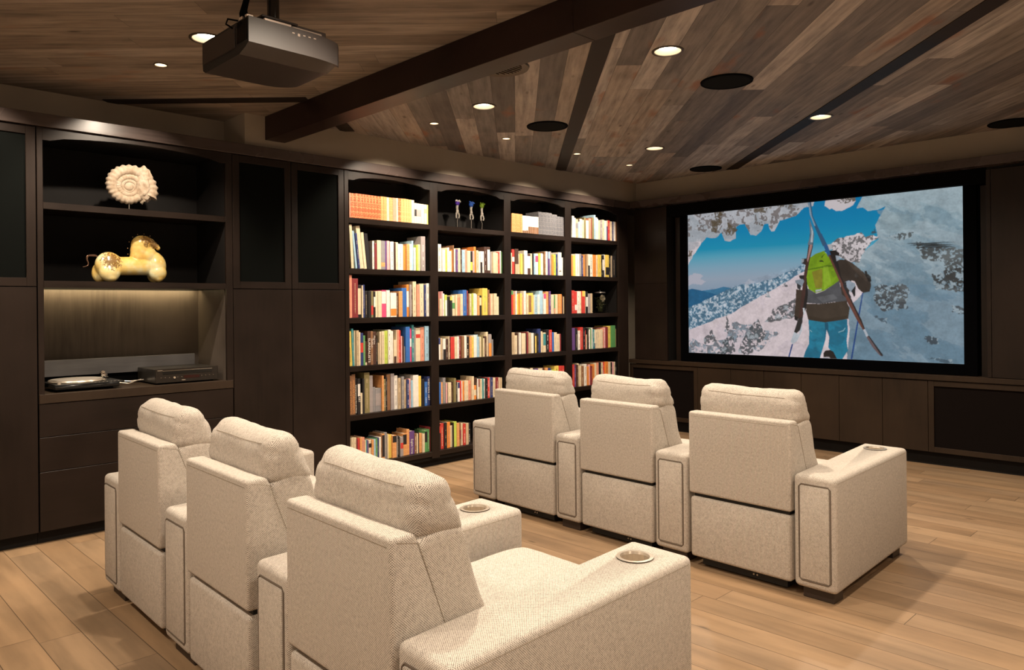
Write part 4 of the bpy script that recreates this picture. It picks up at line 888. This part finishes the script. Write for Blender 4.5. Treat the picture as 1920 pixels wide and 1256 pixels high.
a = MB(); a.lathe([(.0001, 0), (.034, 0), (.040, .02), (.042, .06)], (0, 0, 0), 28, mat=Matrix.Translation((-3.235, PY1+.036, 2.625)) @ Matrix.Rotation(R(90), 4, 'X'), cap=False); a.build('lens', BLACKG, t, True)
a = MB(); a.lathe([(.026, zt+.02), (.026, CEIL)], (-3.085, 1.585, 0), 24); a.lathe([(.05, zt+.026), (.05, zt+.036), (.028, zt+.044)], (-3.085, 1.585, 0), 24); a.lathe([(.028, CEIL-.02), (.075, CEIL-.006), (.075, CEIL-.0005)], (-3.085, 1.585, 0), 28); a.build('ceiling_pole', BLACKG, t, True)
a = MB(); a.box(-3.20, -3.02, 1.50, 1.67, zt+.02, zt+.030, .002, 1); a.build('mounting_plate', PJD, t)
a = MB()
for k in range(4):
    a.tube([(-3.03-.018*k, PY0+.012, zt-.01), (-3.035-.016*k, PY0+.005, zt+.03), (-3.06-.012*k, PY0+.03, zt+.10), (-3.05-.010*k, PY0+.06, CEIL-.002)], .0065, 8)
a.build('cable_bundle', BLACK, t, True)
a = MB(); a.tube([(PX1-.14, PY0-.002, zt-.02), (PX1-.15, PY0-.03, zt-.004), (PX1-.12, PY0-.035, zt+.008), (PX1-.09, PY0-.004, zt)], .004, 6); a.build('cable', BLACK, t, True)
a = MB(); a.box(PX1-.085, PX1-.055, PY0-.003, PY0+.03, zt, zt+.012, .002, 1); a.box(PX1-.035, PX1-.015, PY0+.0, PY0+.03, zt, zt+.012, .002, 1); a.build('plug', PJS, t)

# ------------------------------------------------------------------ ammonite fossil on a thin pin
XA = -5.52
FOS = NT('pale_fossil_stone'); f0 = FOS.noise(FOS.obj(), 18, 6, .6); FOS.base(FOS.ramp(f0, [(.3, (.28, .19, .12)), (.5, (.42, .33, .24)), (.7, (.50, .43, .35))])); FOS.rough(.8); FOS.bump(FOS.noise(FOS.obj(), 90, 4), .4, .004); FOS = FOS.m
t = empty('ammonite_fossil', (XA, onx(240, 345, XA).y, 2.127), label='ribbed cream ammonite fossil on a thin pin stand, top shelf of the display cabinet', cat='fossil')
def APT(u, v): p = onx(180+u/11.42, 290+v/11.42, XA); return Vector((p.y-t.location.y, p.z-t.location.z))
ctr = APT(705, 690); a = MB(); NSP = 330; nk = 14; rings = []
TURN = 3.4
for i in range(NSP+1):
    s = i/NSP; th = R(-38) + s*TURN*2*math.pi      # anticlockwise outward seen from the front, mouth at lower right
    Ro = .186*math.exp(-.50*(1-s)*TURN)
    th = R(-25) + (1-s)*TURN*2*math.pi
    tube_r = Ro*.215; rc = Ro-tube_r
    rib = 1 + .14*math.sin(th*25)*(1 if s > .5 else .5)
    cy, cz = ctr.x + rc*math.cos(th)*1.02, ctr.y + rc*math.sin(th)*.93
    ring = []
    for k in range(nk):
        ph = 2*math.pi*k/nk; rr = tube_r*(1 + (rib-1)*(.5+.5*math.cos(ph)))
        dr = math.cos(ph)*rr*1.12; dx = math.sin(ph)*rr*.95
        ring.append(a.bm.verts.new((dx, cy+dr*math.cos(th)*1.02, cz+dr*math.sin(th)*.93)))
    rings.append(ring)
for A, B in zip(rings, rings[1:]):
    for k in range(nk): a.bm.faces.new((A[k], A[(k+1) % nk], B[(k+1) % nk], B[k]))
a.bm.faces.new(rings[0][::-1]); a.bm.faces.new(rings[-1]); a.ball((0, ctr.x, ctr.y), (.018, .03, .03))
sh_ = a.build('shell', FOS, t, True, 80)
# rough matrix rock round the mouth side
a = MB(); q = bmesh.ops.create_icosphere(a.bm, subdivisions=4, radius=1)
c2 = APT(1020, 640)
for v in q['verts']:
    p = v.co.copy(); n_ = mn.noise(p*2.3+Vector((3, 1, 7)))*.22 + mn.noise(p*7)*.10 + mn.noise(p*16)*.05
    p *= 1+n_; v.co = Vector((p.x*.044-.004, c2.x + p.y*.060, c2.y + p.z*.122))
a.build('rock_matrix', FOS, t, False)
a = MB(); a.lathe([(.002, 0), (.002, .055)], (0, APT(705, 690).x, 0), 8); a.lathe([(.03, 0), (.03, .004)], (0, APT(705, 690).x, 0), 20); a.build('pin_stand', STEEL, t, True)

# ------------------------------------------------------------------ stylised horse
XH = -5.53
hc = onx(240, 530, XH)
g_ = NT('gilded_ivory_glaze'); p_ = g_.obj(); nn = g_.noise(p_, 9, 3); sp_ = g_.noise(p_, 95, 4, .7); x_, y_, z_ = g_.sep(p_)
basec = g_.ramp(nn, [(.32, (.55, .31, .055)), (.5, (.60, .44, .15)), (.68, (.58, .55, .34))])
hy = g_.math('ABSOLUTE', g_.math('ADD', y_, .10)); 
def near(u, v, rad):
    p = onx(150+u/10.467, 420+v/10.467, XH); yy_, zz_ = p.y-hc.y, p.z-1.638
    d_ = g_.math('SQRT', g_.math('ADD', g_.math('POWER', g_.math('SUBTRACT', y_, yy_), 2.), g_.math('POWER', g_.math('SUBTRACT', z_, zz_), 2.)))
    return g_.math('MULTIPLY', g_.math('SUBTRACT', rad, d_), 1/rad)
where = g_.math('MAXIMUM', near(580, 720, .075), g_.math('MAXIMUM', near(1290, 310, .055), near(1440, 400, .04)))
patch = g_.math('GREATER_THAN', g_.math('ADD', sp_, g_.math('MULTIPLY', g_.math('MINIMUM', where, .6), .35)), .60)
patch = g_.math('MULTIPLY', patch, g_.math('GREATER_THAN', where, 0.0))
g_.base(g_.mix(g_.math('MULTIPLY', patch, .85), basec, (.13, .06, .02))); g_.rough(.22); g_.b.inputs['Coat Weight'].default_value = .6; HORSE = g_.m
t = empty('horse_sculpture', (XH, hc.y, 1.638), label='stylised golden ivory horse sculpture with curled tail, on the lower display shelf', cat='sculpture')
def HP(u, v): p = onx(150+u/10.467, 420+v/10.467, XH); return (p.y-hc.y, p.z-1.638)
a = MB()
def hb(u, v, ru, rv, rx, dx=0, rot=0):
    y, z = HP(u, v); sy = HP(u+1, v)[0]-y; sz = z-HP(u, v+1)[1]
    a.ball((dx, y, z), (rx, ru*sy, rv*sz), mat=Matrix.Rotation(R(rot), 4, 'X'), seg=24)
hb(565, 800, 275, 255, .060); hb(560, 950, 215, 190, .046, .026); hb(575, 1045, 135, 95, .034, .034); hb(420, 950, 165, 200, .036, -.036); hb(430, 1050, 110, 85, .030, -.036)
for k in range(13): hb(690+k*50, 825, 130, 185, .050)
hb(1480, 830, 210, 265, .062); hb(1500, 960, 175, 170, .044, .026); hb(1510, 1060, 95, 85, .032, .030); hb(1480, 1000, 130, 150, .032, -.034); hb(1450, 690, 165, 150, .050)
hb(1150, 620, 170, 170, .044); hb(1180, 520, 195, 190, .046); hb(1200, 420, 205, 190, .044); hb(1210, 360, 180, 140, .040); hb(1320, 620, 190, 190, .05)
hb(1300, 320, 110, 85, .034, 0, -25); hb(1380, 350, 90, 70, .029, 0, -40); hb(1440, 395, 75, 62, .026, 0, -40); hb(1490, 435, 62, 55, .023); hb(1530, 475, 46, 44, .020)
horse = a.build('body', HORSE, t, True)
bake(horse, [('REMESH', dict(mode='VOXEL', voxel_size=.0028)), ('SMOOTH', dict(factor=.8, iterations=24))])
zmin = min(v.co.z for v in horse.data.vertices); 
for v in horse.data.vertices: v.co.z = max(v.co.z, .0005)
for p in horse.data.polygons: p.use_smooth = True
a = MB(); pts = [HP(310, 640), HP(230, 620), HP(150, 630), HP(135, 690), HP(160, 760), HP(150, 815), HP(60, 830)]
a.tube([(0, y, z) for y, z in spline(pts, 5, False)], [.0085-.0055*i/29 for i in range(30)], 10); a.build('tail', flat('dark_bronze', (.16, .09, .06), .25, .8), t, True)
a = MB()
for u, v in ((940, 590), (935, 475), (965, 350), (1035, 255), (1130, 205), (1255, 195), (1375, 235)): y, z = HP(u, v); a.ball((0, y, z), .0038, seg=8)
tag(a.build('mane_beads', flat('dark_bronze_bead', (.3, .18, .08), .3, .7), t, True), kind='stuff')
a = MB(); y, z = HP(1240, 390); a.ball((.040, y, z), (.010, .018, .026), mat=Matrix.Rotation(R(20), 4, 'X')); a.build('ear', HORSE, t, True)

# ------------------------------------------------------------------ three glass figures on wire stems
XG = -5.50
def glass(name, c, em=None): return flat(name, c, .05, .0, trans=.75, coat=.5)
for i, (pxs, lb, c, parts_) in enumerate([
    (857, 'small glass figure with purple head, leftmost of three on wire stems', (.10, .03, .45), 0), (883, 'small glass figure with blue head, middle of three on wire stems', (.05, .16, .65), 1), (903, 'small glass figure with lime green head, rightmost of three on wire stems', (.30, .50, .04), 2)]):
    y0 = onx(pxs+1, 427, XG).y; t = empty('glass_figurine', (XG, y0, 2.2005), label=lb, cat='figurine', group='glass figures in the second bay')
    gm = glass('coloured_glass_%d' % i, c); cg = glass('clear_glass_%d' % i, (.85, .78, .70)); lean = (-.012, -.004, .016)[i]
    a = MB(); a.tube([(0, 0, 0), (0, -.002, .03), (0, -.001+lean*.2, .075), (0, -.004-lean*.6, .105)], .0016, 6); a.lathe([(.014, 0), (.014, .003)], n=16); a.build('wire_stem', STEEL, t, True)
    a = MB(); zz = .105
    for s in (-1, 1): a.tube([(0, s*.014, zz), (.004, s*.020, zz+.02), (0, s*.014, zz+.045), (0, 0, zz+.055)], [.008, .007, .008, .010], 8)
    a.ball((0, 0, zz+.066), (.013, .017, .016)); a.build('base_loops', cg, t, True)
    a = MB(); a.tube([(0, 0, zz+.07), (0, -.004, zz+.10), (0, -.002, zz+.125)], [.011, .012, .014], 10); a.build('torso', cg, t, True)
    a = MB(); a.ball((0, -.002, zz+.143), (.020, .026, .027)); a.build('head', gm, t, True)
    a = MB()
    for k in range(6): a.ball((.010, -.026+k*.0105, zz+.163+.006*math.sin(k*2.1+i)), .0085, seg=10)
    a.build('curls', gm if i else cg, t, True)

# ------------------------------------------------------------------ glass jar with flowers
XJ = -5.50; jy = onx(1125, 585, XJ).y; jz = ROWZ[2]+.0008
t = empty('glass_jar', (XJ, jy, jz), label='lidded glass jar holding a small bouquet of white roses beside the grey book', cat='jar')
a = MB(); a.lathe([(.045, 0), (.075, .006), (.080, .03), (.080, .19), (.060, .215), (.058, .228), (.056, .228), (.057, .214), (.077, .188), (.077, .03), (.07, .009), (.0001, .008)], n=40, cap=False); gj = NT('clear_jar_glass'); gj.base((.95, .97, .95)); gj.rough(.02); gj.b.inputs['Transmission Weight'].default_value = 1; gj.b.inputs['IOR'].default_value = 1.12; a.build('body', gj.m, t, True, recalc=True)
a = MB(); a.lathe([(.0001, .262), (.008, .262), (.008, .248), (.062, .244), (.066, .232), (.064, .229), (.0001, .229)], n=32, cap=False); a.build('lid', flat('pewter_lid', (.32, .29, .27), .4, .6), t, True)
a = MB(); 
for (x, y, z, r) in ((.02, .005, .175, .022), (.03, .03, .165, .021), (.01, .045, .185, .019), (.035, -.008, .195, .014), (.03, .015, .14, .014)):
    q = bmesh.ops.create_icosphere(a.bm, subdivisions=3, radius=1)
    for v in q['verts']: p = v.co.copy(); v.co = Vector((x, y, z)) + p*r*(1+.22*math.sin(p.z*9+math.atan2(p.y, p.x)*3))
tag(a.build('roses', flat('ivory_petals', (.78, .70, .55), .7), t, True), label='white rose blooms')
a = MB(); rn = random.Random(5)
for k in range(34):
    b0 = Vector((rn.uniform(-.02, .02), rn.uniform(-.025, .025), .012)); e0 = Vector((rn.uniform(-.04, .05), rn.uniform(-.06, .05), rn.uniform(.05, .18)))
    a.tube([b0, (b0+e0)/2+Vector((0, .004, 0)), e0], .0012, 5)
    for s in (-1, 1): a.quad([e0, e0+Vector((.004, s*.012, .008)), e0+Vector((.002, s*.024, .004)), e0+Vector((-.003, s*.012, -.004))])
tag(a.build('stems_and_leaves', flat('dry_olive_leaf', (.10, .11, .04), .7), t), kind='stuff')

# ------------------------------------------------------------------ turntable and player in the lit niche
zc = .9315
t = empty('turntable', (0, 0, 0), label='black record turntable with silver strobe rim at the left of the lit niche', cat='turntable')
ty0, ty1, tx0, tx1 = 1.275, 1.655, -5.74, -5.40
for yy_ in (ty0+.05, ty1-.05):
    for xx_ in (tx0+.05, tx1-.05): a = MB(); a.lathe([(.022, 0), (.022, .014)], (xx_, yy_, zc), 16); a.build('foot', BLACK, t)
a = MB(); a.box(tx0, tx1, ty0, ty1, zc+.014, zc+.042, .006, 2); a.build('plinth', BLACKG, t, True)
a = MB(); a.box(tx0+.004, tx1-.004, ty0+.004, ty1+.03, zc+.042, zc+.048, .002, 1); a.build('deck_plate', flat('dark_deck', (.02, .02, .02), .25), t)
pc = ((tx0+tx1)/2+.0, ty0+.165)
a = MB(); a.lathe([(.0001, zc+.048), (.160, zc+.048), (.164, zc+.056), (.160, zc+.064), (.0001, zc+.064)], (*pc, 0), 64, cap=False); a.build('platter', STEEL, t, True)
a = MB(); a.lathe([(.0001, zc+.064), (.148, zc+.064), (.148, zc+.068), (.0001, zc+.068)], (*pc, 0), 64, cap=False); a.build('slip_mat', flat('grey_mat', (.30, .27, .24), .35), t, True)
a = MB(); a.lathe([(.003, zc+.068), (.003, zc+.080), (.0001, zc+.083)], (*pc, 0), 12, cap=False); a.build('spindle', CHROME, t, True)
a = MB()
for k in range(44): aa = R(-75+150*k/43); a.ball((pc[0]+.1635*math.cos(aa), pc[1]+.1635*math.sin(aa), zc+.057), .0022, seg=6)
for k in range(16): a.ball((tx1+.001, ty0+.02+k*.0235, zc+.050), .0022, seg=6)
tag(a.build('strobe_dots', flat('silver_dots', (.85, .75, .6), .2, .6), t), kind='stuff')
ax, ay = tx0+.09, ty1-.025
a = MB(); a.lathe([(.028, zc+.046), (.028, zc+.062), (.020, zc+.068), (.020, zc+.080)], (ax, ay, 0), 24); a.build('tonearm_base', CHROME, t, True)
a = MB(); a.tube([(ax-.05, ay+.005, zc+.088), (ax, ay, zc+.088), (ax+.12, ay-.015, zc+.086), (ax+.20, ay-.05, zc+.078)], .0042, 8); a.build('tonearm', CHROME, t, True)
a = MB(); a.lathe([(.014, -.016), (.014, .016)], n=20, mat=Matrix.Translation((ax-.05, ay+.004, zc+.088)) @ Matrix.Rotation(R(90), 4, 'Y')); a.build('counterweight', CHROME, t, True)
a = MB(); a.box(ax+.19, ax+.225, ay-.066, ay-.045, zc+.068, zc+.080, .002, 1); a.build('head_shell', BLACKG, t)
a = MB(); a.lathe([(.012, zc+.048), (.012, zc+.062)], (tx1-.03, ty0+.03, 0), 18); a.build('strobe_lamp', STEEL, t, True)

t = empty('disc_player', (0, 0, 0), label='wide black disc player with silver line on its front, right in the niche', cat='disc player')
dy0, dy1, dx0, dx1 = 1.885, 2.320, -5.76, -5.405
for yy_ in (dy0+.04, dy1-.04):
    for xx_ in (dx0+.05, dx1-.04): a = MB(); a.lathe([(.016, 0), (.016, .010)], (xx_, yy_, zc), 16); a.build('foot', BLACK, t)
a = MB(); a.box(dx0, dx1-.012, dy0, dy1, zc+.010, zc+.105, .002, 1); a.build('case', flat('black_case', (.022, .019, .016), .35), t)
a = MB(); a.box(dx1-.012, dx1, dy0, dy1, zc+.010, zc+.107, .002, 1); a.build('front_panel', flat('gloss_front', (.014, .011, .009), .22), t)
a = MB(); a.box(dx1, dx1+.002, dy0+.045, dy1-.045, zc+.068, zc+.092, .0006, 1); a.build('disc_tray', BLACKG, t)
a = MB(); a.box(dx1+.0019, dx1+.003, dy0+.045, dy1-.045, zc+.0915, zc+.0945); a.build('silver_trim', CHROME, t)
a = MB(); a.box(dx1, dx1+.0012, dy0+.19, dy0+.30, zc+.034, zc+.054); a.build('display_window', flat('red_display', (.022, .004, .003), .15), t)
for k in range(14):
    a = MB(); yy_ = dy0+.03+k*.028
    if .18 < yy_-dy0 < .31: a.bm.free(); continue
    a.box(dx1, dx1+.002, yy_+.002, yy_+.009, zc+.045, zc+.0475); a.build('button', flat('dim_button', (.16, .12, .09), .4), t)
a = MB(); a.lathe([(.007, 0), (.007, .006)], n=16, mat=Matrix.Translation((dx1, dy0+.125, zc+.044)) @ Matrix.Rotation(R(90), 4, 'Y')); a.build('knob', STEEL, t, True)
a = MB(); a.box(dx1, dx1+.0012, dy0+.175, dy0+.20, zc+.022, zc+.026); a.box(dx1, dx1+.0012, dy0+.012, dy0+.045, zc+.0955, zc+.0985); a.build('badge', STEEL, t)
a = MB(); a.tube([(-5.60, 1.71, zc+.02), (-5.56, 1.76, zc+.012), (-5.58, 1.80, zc+.02), (-5.62, 1.86, zc+.03)], .0035, 6); a.tube([(-5.62, 1.70, zc+.03), (-5.59, 1.78, zc+.024), (-5.60, 1.87, zc+.028)], .003, 6)
tag(a.build('audio_cable', STEEL, None, True), label='loose silver audio cables between turntable and disc player', cat='cable')

# ------------------------------------------------------------------ fill lamps added on unseen walls to brighten the room, light thrown up and out
for i, (x, y, nx, ny) in enumerate([(-4.2, -2.6, 0, 1), (-1.6, -2.6, 0, 1), (1.2, -2.6, 0, 1), (2.4, 1.0, -1, 0), (2.4, 4.6, -1, 0)]):
    t = empty('fill_lamp', (x, y, 1.75), math.atan2(ny, nx)-math.pi/2, label='added bowl-shaped fill lamp, number %s along the unseen walls behind the viewer' % ['one', 'two', 'three', 'four', 'five'][i], cat='fill lamp', group='added fill lamps behind the viewer')
    a = MB(); a.box(-.05, .05, .0005, .02, -.08, .08, .004, 1); a.build('back_plate', WHITE_RIM, t)
    a = MB(); a.lathe([(.03, -.09), (.11, .0), (.15, .09)], (0, .17, 0), 32, cap=False); a.build('shade', flat('fill_lamp_shade', (.7, .62, .5), .9, emis=(1, .82, .62), strength=1.5), t, True)
    a = MB(); a.box(-.015, .015, .018, .10, -.02, .01, .003, 1); a.build('bracket', WHITE_RIM, t)
    li = bpy.data.lights.new('fill_light', 'POINT'); li.energy = FILL_W; li.color = (1, .84, .68); li.shadow_soft_size = .12
    lo = bpy.data.objects.new('lamp_light', li); COL.objects.link(lo); lo.parent = t; lo.location = (0, .20, .16)
